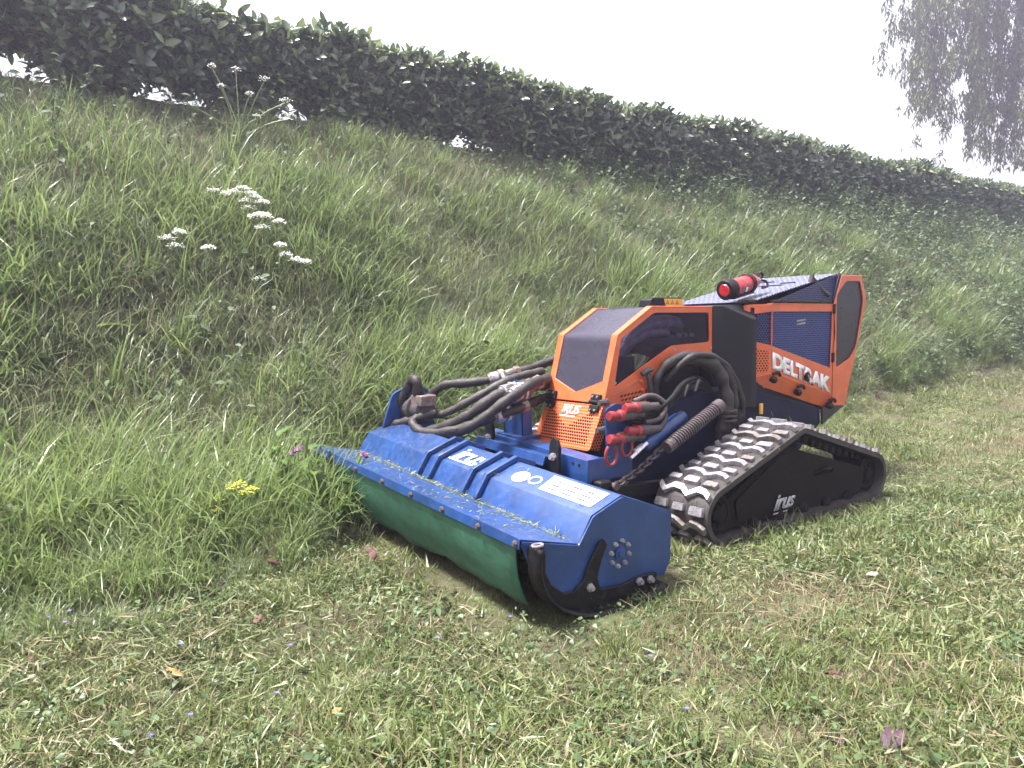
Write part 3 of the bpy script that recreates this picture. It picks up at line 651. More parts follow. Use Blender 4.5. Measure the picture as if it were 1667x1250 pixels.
def build_rear():
    # charcoal column between hood and rear housing
    v = []
    for sg in (1, -1):
        v += [(-1.283, sg * .178, .45), (-1.315, sg * .212, .45), (-1.435, sg * .268, .45), (-1.50, sg * .262, .45),
              (-1.283, sg * .178, .921), (-1.315, sg * .212, .919), (-1.462, sg * .268, .857), (-1.50, sg * .262, .86), (-1.42, sg * .18, .925), (-1.50, sg * .18, .925)]
    f = []
    for k in (0, 10):
        f += [(k, k + 1, k + 5, k + 4), (k + 1, k + 2, k + 6, k + 5), (k + 2, k + 3, k + 7, k + 6), (k + 4, k + 5, k + 8), (k + 5, k + 6, k + 8), (k + 6, k + 7, k + 9, k + 8)]
    f += [(0, 4, 14, 10), (4, 8, 18, 14), (8, 9, 19, 18), (3, 7, 17, 13), (7, 9, 19, 17), (0, 10, 11, 12, 13, 3, 2, 1)]
    MB().add(v, f).build('column', 'charcoal', MOWER, bevel=.004, smooth=30)
    yb = .27
    # main side frame: one plate with the grille opening
    for sg in (1, -1):
        near = sg > 0
        fn = lambda u, v, q: (u, sg * (yb + q), v)
        outer = [(-1.605, .603), (-1.605, .926), (-2.150, .928), (-2.145, .462)]
        hole = [(-1.613, .890), (-2.142, .890), (-2.130, .602), (-1.613, .730)]
        hs = MB().plate([outer, hole], fn, -.006, 0).build('side_housing', 'orange', MOWER, bevel=.002)
        MB().box((-1.877, sg * (yb - .012), .9275), (.545, .03, .004)).build('top_flange', 'orange', hs)
        # splayed front part of the housing
        P0 = Vector((-1.47, sg * .215, 0)); P1 = Vector((-1.605, sg * yb, 0)); dd = (P1 - P0); L = dd.length; dd.normalize(); nn = Vector((-dd.y, dd.x, 0)) * (-sg)
        ff = lambda u, v, q: tuple(P0 + dd * u + nn * q + Vector((0, 0, v)))
        o2 = [(0, .574), (0, .922), (L, .926), (L, .603)]
        h2 = [(.030, .878), (L + .0 - .001, .890), (L - .001, .732), (.036, .757)]
        MB().plate([o2, rpoly(h2, [.02, .001, .001, .02])], ff, -.006, 0).build('splayed_panel', 'orange', hs, bevel=.0015)
        MB().plate([[(.012, .60), (.010, .735), (L * .88, .705), (L * .88, .615)]], ff, .0005, .0018).build('punched_field', 'perf_orange_side', hs)
        MB().plate([[(.0, .74), (.0, .90), (L + .002, .90), (L + .002, .72)]], ff, -.014, -.008).build('grille', 'perf_facet', hs)
        MB().plate([[(-1.600, .72), (-1.600, .90), (-2.148, .90), (-2.138, .595)]], fn, -.014, -.008).build('grille', 'perf_blue', hs, label='dark blue punched side grille')
        # down-turned lower edge
        a0, a1 = (-1.47, sg * .215, .574), (-1.605, sg * .27, .603); a2 = (-2.145, sg * .27, .462)
        b0, b1, b2 = (-1.48, sg * .195, .548), (-1.62, sg * .236, .530), (-2.145, sg * .24, .392)
        u_ = MB().add([a0, a1, a2, b0, b1, b2], [(0, 1, 4, 3), (1, 2, 5, 4)]).build('lower_return', 'orange', hs, smooth=None)
        md = u_.modifiers.new('solid', 'SOLIDIFY'); md.thickness = .004
        for (x, z) in ((-1.62, .582), (-1.83, .507), (-2.125, .420)):
            kn = MB().lathe([(0, .014), (.018, .017), (.030, .013), (.034, .006)], (x, sg * .258, z - .006), (0, sg, -.35), 12).build('clamp_knob', 'black', hs)
            MB().tube(smooth_path([(x + .01, sg * .275, z + .016), (x - .025, sg * .282, z + .022), (x - .05, sg * .276, z + .006)], 4), .007, 6).build('clamp_lever', 'black', kn)
        # tail section with dark insert
        tail = [(-2.152, .405), (-2.153, .930), (-2.224, 1.078), (-2.425, 1.080), (-2.478, .949), (-2.276, .400)]
        ins = [(-2.178, .975), (-2.268, 1.048), (-2.410, 1.050), (-2.450, .949), (-2.385, .705), (-2.320, .645), (-2.182, .600)]
        tl = MB().plate([rpoly(tail, .006, 2), rpoly(ins[::-1], .02)], lambda u, v, q: (u, sg * (yb + .002 + q), v), -.006, 0).build('tail_panel', 'orange', MOWER, bevel=.002)
        MB().plate([[(-2.17, .98), (-2.262, 1.056), (-2.415, 1.058), (-2.458, .949), (-2.392, .70), (-2.325, .637), (-2.174, .59)]], lambda u, v, q: (u, sg * (yb + q), v), -.010, -.006).build('tail_insert', 'lens', tl)
        MB().box((-2.150, sg * (yb + .004), .905), (.016, .012, .05)).build('hinge', 'black', tl, bevel=.003)
        MB().box((-2.146, sg * (yb + .004), .655), (.016, .012, .05)).build('hinge', 'black', tl, bevel=.003)
        # near/far roof facets
        Q = [(-1.62, sg * .255, .934), (-2.145, sg * .258, .934), (-2.222, sg * .245, 1.082)]
        fc = MB().add(Q, [(0, 1, 2)]).build('roof_facet', 'perf_facet', MOWER, smooth=None)
        md = fc.modifiers.new('solid', 'SOLIDIFY'); md.thickness = .004
        MB().tube([(-1.62, sg * .262, .938), (-2.13, sg * .264, .938)], .010, 6).build('roof_gasket', 'black', MOWER)
        for x in (-1.46, -1.53, -1.70, -1.86, -2.05):
            MB().box((x, sg * (.262 if x < -1.6 else .215), .938), (.055, .022, .020)).build('roof_hinge', 'charcoal', MOWER, bevel=.004)
        MB().tube([(-2.15, sg * .262, .94), (-2.222, sg * .262, 1.085)], .007, 6).build('roof_edge', 'blue_dark', MOWER)
    text('DELTRAK', 'lettering', 'white', MOWER, (-1.612, yb + .002, .624), (-.516, 0, -.149), (.0, 0, .078), 0, .055, label='white DELTRAK lettering on the orange side')
    lk = MB().lathe([(0, .024), (.006, .024), (.008, .019), (.009, .019)], (-1.905, yb + .003, .568), (0, 1, 0), 18).build('lock', 'black', MOWER)
    MB().box((-1.905, yb + .013, .568), (.008, .006, .024), Matrix.Rotation(.5, 3, 'Y')).build('lock_slot', 'metal', lk)
    for i in range(7):
        for j in range(2): MB().box((-1.83 - i * .011, yb - .0055, .845 - j * .016 + .001 * i), (.007, .003, .008)).build('grille_print', 'grey_print', MOWER)
    # sloping punched roof
    V = [(-1.50, .225, .932), (-1.50, -.225, .932), (-2.226, -.246, 1.083), (-2.226, .246, 1.083)]
    rf = MB().add(V, [(0, 1, 2, 3)]).build('rear_roof', 'perf_roof', MOWER, smooth=None, label='sloping punched metal roof of the rear housing')
    md = rf.modifiers.new('solid', 'SOLIDIFY'); md.thickness = .005; md.offset = -1
    for (x, y, L) in ((-1.93, .05, .13), (-2.05, -.06, .10), (-1.99, .11, .08)):
        z = .932 + (-1.50 - x) * .208 + .005
        MB().box((x, y, z), (.02, L, .008), Matrix.Rotation(math.radians(11.7), 3, 'Y')).build('roof_slot', 'blue_dark', rf, bevel=.002)
    hd = MB().tube(smooth_path([(-2.01, .235, 1.055), (-2.035, .24, 1.035), (-2.07, .25, 1.0), (-2.115, .262, .972)], 4), [.012] * 13, 8).build('roof_handle', 'rubber', MOWER)
    MB().tube([(-1.995, .232, 1.035), (-2.005, .235, 1.075)], .012, 8).build('handle_grip', 'rubber', hd)
    # tail top and back
    MB().plate([[(-2.226, -.26), (-2.425, -.26), (-2.425, .26), (-2.226, .26)]], lambda u, v, q: (u, v, 1.076 + q), -.006, 0).build('tail_top', 'orange', MOWER)
    MB().plate([[(-.262, .41), (.262, .41), (.262, 1.07), (-.262, 1.07)]], lambda u, v, q: (-2.24 + q - (v - .41) * .1, u, v), -.006, 0).build('fan_guard', 'charcoal', MOWER)
    MB().plate([[(-1.48, .55), (-2.14, .42), (-2.2, .9), (-1.5, .91)]], lambda u, v, q: (u, q, v), -.235, .235).build('inner_body', 'blue_dark', MOWER)
build_rear()

def hull_path(circles, n_out):
    pts = []
    for (x, z, r) in circles:
        for a in np.linspace(0, 2 * math.pi, 97)[:-1]: pts.append((x + r * math.cos(a), z + r * math.sin(a)))
    pts = sorted(set((round(a, 6), round(b, 6)) for a, b in pts))
    def half(ps):
        h = []
        for p in ps:
            while len(h) > 1 and (h[-1][0] - h[-2][0]) * (p[1] - h[-2][1]) - (h[-1][1] - h[-2][1]) * (p[0] - h[-2][0]) <= 0: h.pop()
            h.append(p)
        return h
    H = np.array(half(pts)[:-1] + half(pts[::-1])[:-1]); H = np.vstack([H, H[:1]])
    L = np.concatenate([[0], np.cumsum(np.linalg.norm(np.diff(H, axis=0), axis=1))])
    t = np.linspace(0, L[-1], n_out + 1)[:-1]
    return np.stack([np.interp(t, L, H[:, 0]), np.interp(t, L, H[:, 1])], 1), L[-1]
def build_track(sg):
    yo, yi = sg * .61, sg * .36; lift = lambda y: .06 * (.6 - y)
    P = lambda x, y, z: (x, y, z + lift(y))
    path, L = hull_path([(-.80, .122, .108), (-1.93, .122, .106), (-1.33, .325, .078)], 150)
    unit = empty_part('track_unit', (-1.3, sg * .485, 0))
    n = len(path); vs = []; fs = []
    tg = np.roll(path, -1, 0) - np.roll(path, 1, 0); tg /= np.linalg.norm(tg, axis=1)[:, None]; nm = np.stack([tg[:, 1], -tg[:, 0]], 1)
    for i in range(n):
        x, z = path[i]; nx, nz = nm[i]
        for y, d in ((yi, 0), (yo, 0), (yo, -.022), (yi, -.022)): vs.append(P(x + nx * d, y, z + nz * d))
    for i in range(n):
        j = (i + 1) % n
        for k in range(4): fs.append((i * 4 + k, i * 4 + (k + 1) % 4, j * 4 + (k + 1) % 4, j * 4 + k))
    MB().add(vs, fs).build('track_belt', 'belt', unit, smooth=35)
    # grousers: zigzag bars alternating with rows of blocks
    zz = MB(); pts = [(-.118, .012), (-.085, -.014), (-.05, .014), (-.012, .010), (.022, -.014), (.058, .014), (.09, .010), (.118, -.008)]
    lo = [(v, u - .012) for v, u in pts]; hi = [(v, u + .012) for v, u in pts]
    zz.plate([lo + hi[::-1]], lambda u, v, w: (v, u, w), 0, .019)
    zzm = zz.mesh('track_grouser', 'lug', 30)
    bl = MB()
    bl.plate([rpoly([(-.03, -.016), (.03, -.016), (.026, .016), (-.026, .016)], .006, 2)], lambda u, v, w: (v, u, w), 0, .017)
    blm = [bl.mesh('track_block', m_, 30) for m_ in ('lug', 'lug', 'lug', 'lug_muddy')]; zzm = [zzm, zz.mesh('track_grouser', 'lug_muddy', 30)]
    rows = 50; rp, _ = hull_path([(-.80, .122, .108), (-1.93, .122, .106), (-1.33, .325, .078)], rows)
    rt = np.roll(rp, -1, 0) - np.roll(rp, 1, 0); rt /= np.linalg.norm(rt, axis=1)[:, None]
    for i in range(rows):
        t = Vector((rt[i][0], 0, rt[i][1])); nv = Vector((rt[i][1], 0, -rt[i][0])); yv = Vector((0, 1, -.06)).normalized()
        if nv.dot(Vector((rp[i][0] + 1.35, 0, rp[i][1] - .15))) < 0: nv = -nv
        def mat(yc): 
            o = P(rp[i][0], yc, rp[i][1]); return Matrix(((t.x, yv.x, nv.x, o[0]), (t.y, yv.y, nv.y, o[1]), (t.z, yv.z, nv.z, o[2]), (0, 0, 0, 1)))
        yc = sg * .485
        if i % 2 == 0:
            o = bpy.data.objects.new('track_grouser', zzm[1 if i % 10 == 4 else 0]); link(o, unit, mat(yc))
        else:
            for dy in (-.085, -.005, .08):
                o = bpy.data.objects.new('track_block', blm[(i * 5 + int(dy * 300)) % 4]); link(o, unit, mat(yc + dy) @ Matrix.Scale(.85 + .3 * ((i * 7 + int(dy * 100)) % 5) / 5, 4))
    # inner guide teeth
    gm = MB().box((0, 0, -.036), (.03, .05, .032)).mesh('guide_tooth', 'belt')
    for i in range(0, rows, 1):
        t = Vector((rt[i][0], 0, rt[i][1])); nv = Vector((rt[i][1], 0, -rt[i][0]))
        if rp[i][1] < .03: continue
        o = P(rp[i][0], sg * .485, rp[i][1]); q = bpy.data.objects.new('guide_tooth', gm)
        link(q, unit, Matrix(((t.x, 0, nv.x, o[0]), (0, 1, 0, o[1]), (t.z, 0, nv.z, o[2]), (0, 0, 0, 1))))
    # side frame, wheels
    fr = [(-.80, .055), (-.82, .15), (-.93, .20), (-1.20, .325), (-1.27, .325), (-1.864, .165), (-1.90, .10), (-1.86, .045)]
    f_ = MB().plate([rpoly(fr, .02, 3)], lambda u, v, w: P(u, sg * w, v), .42, .572).build('track_frame', 'frame', unit, bevel=.004)
    fr2 = [(-.90, .155), (-1.20, .30), (-1.255, .30), (-1.25, .19), (-1.14, .17), (-1.13, .075), (-.92, .075)]
    MB().plate([rpoly(fr2, .015, 3)], lambda u, v, w: P(u, sg * w, v), .572, .582).build('frame_cover', 'frame', f_, bevel=.003)
    MB().tube([P(-1.47, sg * .575, .185), P(-1.50, sg * .60, .205), P(-1.56, sg * .60, .205), P(-1.60, sg * .575, .185)], .010, 6).build('frame_handle', 'frame', f_)
    for (x, z, r) in ((-.80, .122, .078), (-1.93, .122, .076)):
        w = MB().lathe([(0, r), (.012, r), (.016, r * .8), (.006, r * .72), (.006, r * .4), (.02, r * .36), (.024, r * .2)], P(x, sg * .56, z), (0, sg, 0), 26).build('idler_wheel', 'frame', unit)
        for k in range(6):
            a = k * math.pi / 3
            MB().lathe([(0, .007), (.008, .007)], P(x + r * .55 * math.cos(a), sg * .566, z + r * .55 * math.sin(a)), (0, sg, 0), 6).build('wheel_bolt', 'frame', w)
    for x in (-1.02, -1.2, -1.38, -1.56, -1.74):
        MB().lathe([(0, .030), (.012, .030), (.016, .02), (.02, .008)], P(x, sg * .572, .044), (0, sg, 0), 18).build('road_roller', 'frame', unit)
    MB().lathe([(-.06, .05), (.06, .05)], P(-1.33, sg * .485, .325), (0, 1, 0), 14).build('sprocket', 'frame', unit)
    if sg > 0:
        text('irus', 'lettering', 'grey_print', f_, P(-1.150, .584, .078), (-.150, 0, -.002), (-.012, 0, .062), .35, .03)
        MB().box(P(-1.20, .584, .066), (.10, .002, .004)).build('lettering_underline', 'grey_print', f_)
def empty_part(name, loc):
    o = bpy.data.objects.new(name, None); o.empty_display_size = .05; link(o, MOWER, Matrix.Translation(loc)); return o
build_track(1); build_track(-1)

def build_hoses():
    # hose bundle from the far deck motor back to the hood
    runs = [
        ([(-.20, -.58, .46), (-.16, -.53, .60), (-.17, -.60, .60), (-.14, -.66, .50), (-.12, -.72, .43), (-.13, -.58, .385), (-.16, -.40, .405), (-.22, -.25, .47), (-.32, -.17, .555), (-.42, -.145, .585), (-.56, -.17, .585), (-.68, -.22, .60)], .024, 'sleeve'),
        ([(-.20, -.50, .45), (-.12, -.62, .42), (-.10, -.66, .40), (-.11, -.55, .372), (-.15, -.36, .385), (-.22, -.20, .44), (-.32, -.12, .53), (-.44, -.09, .60), (-.58, -.16, .61), (-.70, -.24, .62)], .022, 'sleeve'),
        ([(-.22, -.48, .47), (-.13, -.52, .44), (-.12, -.42, .40), (-.18, -.26, .42), (-.30, -.16, .47), (-.40, -.13, .50), (-.52, -.16, .52), (-.62, -.2, .53)], .020, 'sleeve'),
        ([(-.22, -.60, .47), (-.26, -.50, .58), (-.34, -.38, .60), (-.46, -.30, .62), (-.60, -.28, .655), (-.74, -.26, .69)], .020, 'sleeve'),
        ([(-.24, -.56, .45), (-.25, -.44, .47), (-.30, -.32, .53), (-.40, -.24, .60), (-.50, -.24, .625), (-.64, -.25, .64)], .017, 'rubber')]
    for pts, r, m in runs:
        pth = smooth_path(pts, 7); rr = [r * (1 + .10 * math.sin(i * 1.7) + .07 * math.sin(i * .61)) for i in range(len(pth))]
        MB().tube(pth, rr, 10).build('hydraulic_hose', m, MOWER, smooth=80, label='dusty sleeved hydraulic hose looping over the deck')
    for (a, b, r) in (((-.34, -.165, .562), (-.50, -.158, .588), .033), ((-.35, -.11, .555), (-.52, -.13, .606), .031), ((-.30, -.16, .47), (-.46, -.142, .512), .029), ((-.40, -.33, .61), (-.54, -.29, .64), .028)):
        A, B = Vector(a), Vector(b); L = (B - A).length
        c = MB().lathe([(0, r * .8), (L * .1, r), (L * .3, r), (L * .33, r * 1.15), (L * .5, r * 1.15), (L * .55, r * .85), (L * .8, r * .85), (L * .83, r * 1.05), (L, r * 1.05)], a, B - A, 8).build('hose_fitting', 'rust', MOWER)
        MB().lathe([(0, r * 1.28), (.012, r * 1.28)], tuple(A + (B - A) * .36), B - A, 6).build('fitting_nut', 'gas_strut', c)
        MB().lathe([(0, r * 1.08), (L * .22, r * 1.08)], tuple(A + (B - A) * .06), B - A, 10).build('fitting_ferrule', 'metal', c)
    # near-side sleeve arching from the hood cavity down behind the track
    arc = [[(-.89, .18, .52), (-.885, .20, .61), (-.935, .22, .675), (-1.04, .245, .708), (-1.16, .28, .685), (-1.24, .30, .61), (-1.27, .305, .52), (-1.26, .30, .42), (-1.24, .29, .33)],
           [(-.96, .20, .665), (-1.04, .25, .690), (-1.13, .29, .665), (-1.185, .305, .59), (-1.205, .315, .50), (-1.195, .31, .42), (-1.19, .30, .34)],
           [(-.94, .20, .60), (-1.0, .28, .70), (-1.12, .30, .70), (-1.24, .30, .64), (-1.31, .30, .55), (-1.34, .30, .46), (-1.34, .29, .38)]]
    for pts, r in zip(arc, (.019, .030, .014)):
        pth = smooth_path(pts, 8); rr = [r * (1 + .13 * math.sin(i * .9) + .1 * math.sin(i * .37 + 1)) for i in range(len(pth))]
        h = MB().tube(pth, rr, 12).build('sleeve_hose', 'sleeve', MOWER, smooth=80, label='loose black fabric hose sleeve hanging beside the hood')
    for k in range(4):
        a = smooth_path([(-.62, .29, .47 + .014 * k), (-.72, .30, .45 + .012 * k), (-.82, .30 + .008 * k, .50 + .012 * k), (-.95, .29, .56 + .012 * k), (-1.08, .27, .565 + .014 * k), (-1.2, .24, .54)], 7)
        MB().tube(a, .0105, 8).build('pressure_hose', 'black', MOWER, smooth=80)
    for (x, z) in ((-.83, .525), (-.93, .567), (-1.0, .585)):
        MB().box((x, .32, z), (.006, .012, .055), Matrix.Rotation(-.5, 3, 'Y')).build('hose_tie', 'charcoal', MOWER)
    for z0 in (.44, .40):
        a = smooth_path([(-.68, .32, z0 + .02), (-.76, .325, z0 + .03), (-.80, .32, z0 + .08), (-.74, .30, z0 + .12), (-.66, .28, z0 + .10)], 6)
        MB().tube(a, .011, 8).build('coupling_hose', 'spring', MOWER, smooth=80)
    cl = MB()
    for z in (.46, .44, .42): cl.lathe([(0, .038), (.008, .038)], (-1.205, .325, z), (0.05, 0, 1), 12)
    cl.build('hose_band', 'spring', MOWER)
build_hoses()

def build_extinguisher():
    A = Vector((-1.425, .14, .992)); ax = Vector((-.28, 0, .056)).normalized()
    e = empty('fire_extinguisher', tuple(A + Vector((0, 0, -.045))), 'small red fire extinguisher lying on the rear roof of the mower', 'fire extinguisher')
    MB().lathe([(.012, .036), (.012, .040), (.03, .041), (.20, .041), (.225, .036), (.24, .022), (.246, .016)], A, ax, 26).build('cylinder', 'red_ext', e)
    MB().lathe([(-.004, .044), (.0, .047), (.05, .047), (.052, .0435)], A, ax, 26).build('base_boot', 'black', e)
    MB().lathe([(-.008, .026), (-.003, .030)], A, ax, 22).build('base_disc', 'red_ext', e)
    MB().lathe([(.168, .0445), (.168, .046), (.192, .046), (.192, .0445)], A, ax, 26).build('strap', 'black', e)
    MB().lathe([(.246, .016), (.262, .018), (.275, .012)], A, ax, 14).build('valve', 'metal', e)
    p = A + ax * .27
    MB().tube([p, p + Vector((-.02, .01, .025)), p + Vector((.01, .015, .04))], .007, 6).build('trigger', 'black', e)
    MB().tube(smooth_path([p, p + Vector((-.03, .02, -.005)), p + Vector((-.02, .035, -.03)), p + Vector((.03, .04, -.04))], 4), .006, 6).build('discharge_hose', 'black', e)
    # print band on the cylinder facing the viewer
    u = Vector((0, 1, 0)); wv = ax.cross(u)
    for k, (d0, d1, a0, a1) in enumerate(((.075, .10, .1, .9), (.11, .125, .2, .8), (.135, .15, .0, .6))):
        vs = []
        for d in (d0, d1):
            for a in np.linspace(a0, a1, 5): vs.append(A + ax * d + (u * math.cos(a) - wv * math.sin(a) * -1) * .0415)
        MB().add(vs, [(i, i + 1, i + 6, i + 5) for i in range(4)]).build('label_print', 'white' if k == 1 else 'rust', e)
    MB().box(A + ax * .12 + Vector((0, 0, -.044)), (.16, .05, .012), Matrix.Rotation(.2, 3, 'Y')).build('cradle', 'black', e, bevel=.003)
build_extinguisher()

# ------------------------------------------------------------------ added violet volume imitating the veil of lens glare
def build_haze():
    m = bpy.data.materials.new('glare_veil'); m.use_nodes = True; nt = m.node_tree; nt.nodes.clear()
    out = nt.nodes.new('ShaderNodeOutputMaterial'); pv = nt.nodes.new('ShaderNodeVolumePrincipled')
    pv.inputs['Color'].default_value = (.80, .75, 1., 1); pv.inputs['Density'].default_value = GLARE_DENSITY; pv.inputs['Anisotropy'].default_value = .55
    nt.links.new(pv.outputs[0], out.inputs['Volume']); M['haze'] = m
    MB().box((0, 0, 5.), (330, 330, 24)).build('haze', 'haze', smooth=None)['kind'] = 'stuff'
GLARE_DENSITY = .0095
build_haze()

# ------------------------------------------------------------------ vegetation: building blocks
def mesh_np(name, v, f, tone, mat, smooth=True):
    me = bpy.data.meshes.new(name); v = np.asarray(v, np.float32); f = np.asarray(f, np.int32)
    me.vertices.add(len(v)); me.vertices.foreach_set('co', v.ravel())
    k = f.shape[1]; me.loops.add(f.size); me.loops.foreach_set('vertex_index', f.ravel())
    me.polygons.add(len(f)); me.polygons.foreach_set('loop_start', np.arange(0, f.size, k, dtype=np.int32))
    me.polygons.foreach_set('use_smooth', np.full(len(f), smooth))
    me.update(calc_edges=True); me.validate()
    if tone is not None:
        a = me.attributes.new('tone', 'FLOAT', 'POINT'); a.data.foreach_set('value', np.asarray(tone, np.float32))
    for m in (mat if isinstance(mat, (list, tuple)) else [mat]): me.materials.append(M[m])
    return me
def blades(n, h, w, spread, lean, curl, seg=4, rng=RNG, base=None, flat=None):
    """n grass blades as quad strips; returns verts, quads, tone"""
    H = rng.uniform(h[0], h[1], n); Wd = rng.uniform(w[0], w[1], n); az = rng.uniform(0, 6.283, n)
    th0 = rng.uniform(lean[0], lean[1], n); cu_ = rng.uniform(curl[0], curl[1], n)
    sx_, sy_ = spread if isinstance(spread, tuple) else (spread, spread)
    r = np.sqrt(rng.uniform(0, 1, n)); pa = rng.uniform(0, 6.283, n)
    px = sx_ * r * np.cos(pa); py = sy_ * r * np.sin(pa); pz = np.zeros(n) - .01
    if base is not None: px, py, pz = base.T
    t = np.linspace(0, 1, seg + 1); V = np.zeros((n, seg + 1, 2, 3)); x = np.zeros(n); z = np.zeros(n)
    fx, fy = np.cos(az), np.sin(az); tw = rng.uniform(-.5, .5, n)
    sx, sy = -np.sin(az + tw), np.cos(az + tw)
    for i in range(seg + 1):
        if i:
            th = th0 + cu_ * (t[i] - .5 / seg) ** 1.6; x = x + np.sin(th) * H / seg; z = z + np.cos(th) * H / seg
        ww = Wd * (1 - t[i] ** 2.2) * .5 + Wd * .03
        for k, sg in enumerate((-1, 1)):
            V[:, i, k, 0] = px + fx * x + sx * ww * sg; V[:, i, k, 1] = py + fy * x + sy * ww * sg; V[:, i, k, 2] = pz + z
    idx = np.arange(n * (seg + 1) * 2).reshape(n, seg + 1, 2)
    F = np.stack([idx[:, :-1, 0], idx[:, :-1, 1], idx[:, 1:, 1], idx[:, 1:, 0]], -1).reshape(-1, 4)
    tone = np.repeat(rng.uniform(0, 1, n), (seg + 1) * 2)
    return V.reshape(-1, 3), F, tone
def leaf_shape(L, Wd, seg=4, fold=.25, droop=.5, shape='oval'):
    """one leaf along +X from the origin, face up; 3 columns"""
    V = []; x = z = 0.
    for i in range(seg + 1):
        t = i / seg
        if i: a = -droop * t; x += L / seg * math.cos(a); z += L / seg * math.sin(a)
        if shape == 'oval': w = Wd * .5 * math.sin(math.pi * (t * .9 + .06)) ** .8
        elif shape == 'heart': w = Wd * .5 * (math.sin(math.pi * min(1, t * .62 + .38)) ** 1.0 if t > .0 else .55)
        else: w = Wd * .5 * math.sin(math.pi * (t ** .75 * .93 + .05))
        V += [(x, -w, z + w * fold), (x, 0, z), (x, w, z + w * fold)]
    F = []
    for i in range(seg):
        for k in range(2): F.append((i * 3 + k, i * 3 + k + 1, i * 3 + k + 4, i * 3 + k + 3))
    return np.array(V), np.array(F)
def xform(V, loc, yaw, pitch, roll=0, s=1.):
    cy, sy = math.cos(yaw), math.sin(yaw); cp, sp = math.cos(pitch), math.sin(pitch); c_, s_ = math.cos(roll), math.sin(roll)
    Rx = np.array([[1, 0, 0], [0, c_, -s_], [0, s_, c_]]); Ry = np.array([[cp, 0, sp], [0, 1, 0], [-sp, 0, cp]]); Rz = np.array([[cy, -sy, 0], [sy, cy, 0], [0, 0, 1]])
    return (V * s) @ (Rz @ Ry @ Rx).T + np.array(loc)
def join(parts):
    V = []; F = []; T = []; k = 0
    for v, f, t in parts: V.append(v); F.append(np.asarray(f) + k); T.append(np.full(len(v), t) if np.ndim(t) == 0 else t); k += len(v)
    return np.concatenate(V), np.concatenate(F), np.concatenate(T)

def scatter_group():
    g = bpy.data.node_groups.new('scatter', 'GeometryNodeTree')
    g.interface.new_socket('Geometry', in_out='INPUT', socket_type='NodeSocketGeometry')
    g.interface.new_socket('Source', in_out='INPUT', socket_type='NodeSocketCollection')
    g.interface.new_socket('Geometry', in_out='OUTPUT', socket_type='NodeSocketGeometry')
    gi = g.nodes.new('NodeGroupInput'); go = g.nodes.new('NodeGroupOutput')
    ci = g.nodes.new('GeometryNodeCollectionInfo'); ci.inputs['Separate Children'].default_value = True; ci.inputs['Reset Children'].default_value = True
    ip = g.nodes.new('GeometryNodeInstanceOnPoints'); ip.inputs['Pick Instance'].default_value = True
    def att(nm, ty):
        a = g.nodes.new('GeometryNodeInputNamedAttribute'); a.data_type = ty; a.inputs['Name'].default_value = nm; return a.outputs[0]
    er = g.nodes.new('FunctionNodeEulerToRotation')
    g.links.new(gi.outputs[0], ip.inputs['Points']); g.links.new(gi.outputs[1], ci.inputs[0]); g.links.new(ci.outputs[0], ip.inputs['Instance'])
    g.links.new(att('idx', 'INT'), ip.inputs['Instance Index']); g.links.new(att('rot', 'FLOAT_VECTOR'), er.inputs[0]); g.links.new(er.outputs[0], ip.inputs['Rotation'])
    g.links.new(att('scl', 'FLOAT'), ip.inputs['Scale']); g.links.new(ip.outputs[0], go.inputs[0]); return g
SG = scatter_group()
def scatter(name, P, rot, scl, idx, protos, parent=None, label=None, cat=None):
    c = bpy.data.collections.new(name + '_source')
    for i, me in enumerate(protos): c.objects.link(bpy.data.objects.new('%s_piece_%02d' % (name, i), me))
    me = bpy.data.meshes.new(name); n = len(P); me.vertices.add(n); me.vertices.foreach_set('co', np.asarray(P, np.float32).ravel())
    a = me.attributes.new('rot', 'FLOAT_VECTOR', 'POINT'); a.data.foreach_set('vector', np.asarray(rot, np.float32).ravel())
    a = me.attributes.new('scl', 'FLOAT', 'POINT'); a.data.foreach_set('value', np.asarray(scl, np.float32))
    a = me.attributes.new('idx', 'INT', 'POINT'); a.data.foreach_set('value', np.asarray(idx, np.int32))
    o = bpy.data.objects.new(name, me); link(o, parent); o['kind'] = 'stuff'
    if parent is None: tag(o, label, cat)
    md = o.modifiers.new('scatter', 'NODES'); md.node_group = SG
    for it in SG.interface.items_tree:
        if it.name == 'Source' and it.in_out == 'INPUT': md[it.identifier] = c
    return o
CAMF = np.array([-.607, -.79079, -.0788]); CAMR = np.array(cr); CAMU = np.array(cu)
def in_view(P, margin=.25, top=.3):
    """keep what the camera or a step beside it could see"""
    d = P - CAMLOC; z = d @ CAMF; x = d @ CAMR; y = d @ CAMU
    return (z > .15) & (np.abs(x) < z * (.695 + margin) + .5) & (y > -z * (.521 + margin) - .25) & (y < z * (.521 + top) + .4)
def sample(n, x0, x1, y0, y1, rng=RNG):
    x = rng.uniform(x0, x1, n); y = rng.uniform(y0, y1, n); return x, y
def ground_points(n, x0, x1, y0, y1, keep, falloff=None, rng=RNG):
    x, y = sample(n, x0, x1, y0, y1, rng); k = keep(x, y)
    x, y = x[k], y[k]; P = np.stack([x, y, terrain(x, y)], 1); k = in_view(P); P = P[k]
    if falloff is not None:
        d = np.linalg.norm(P - CAMLOC, axis=1); k = rng.uniform(0, 1, len(P)) < np.clip(falloff / d, .12, 1); P = P[k]
    return P
def under_machine(x, y, grow=0.):
    deck = (x > -.44 - grow) & (x < .30 + grow) & (np.abs(y) < .75 + grow)
    tr = (x > -2.05 - grow) & (x < -.66 + grow) & (np.abs(np.abs(y) - .485) < .14 + grow)
    mid = (x > -2.1) & (x < -.4) & (np.abs(y) < .4)
    return deck, tr, mid
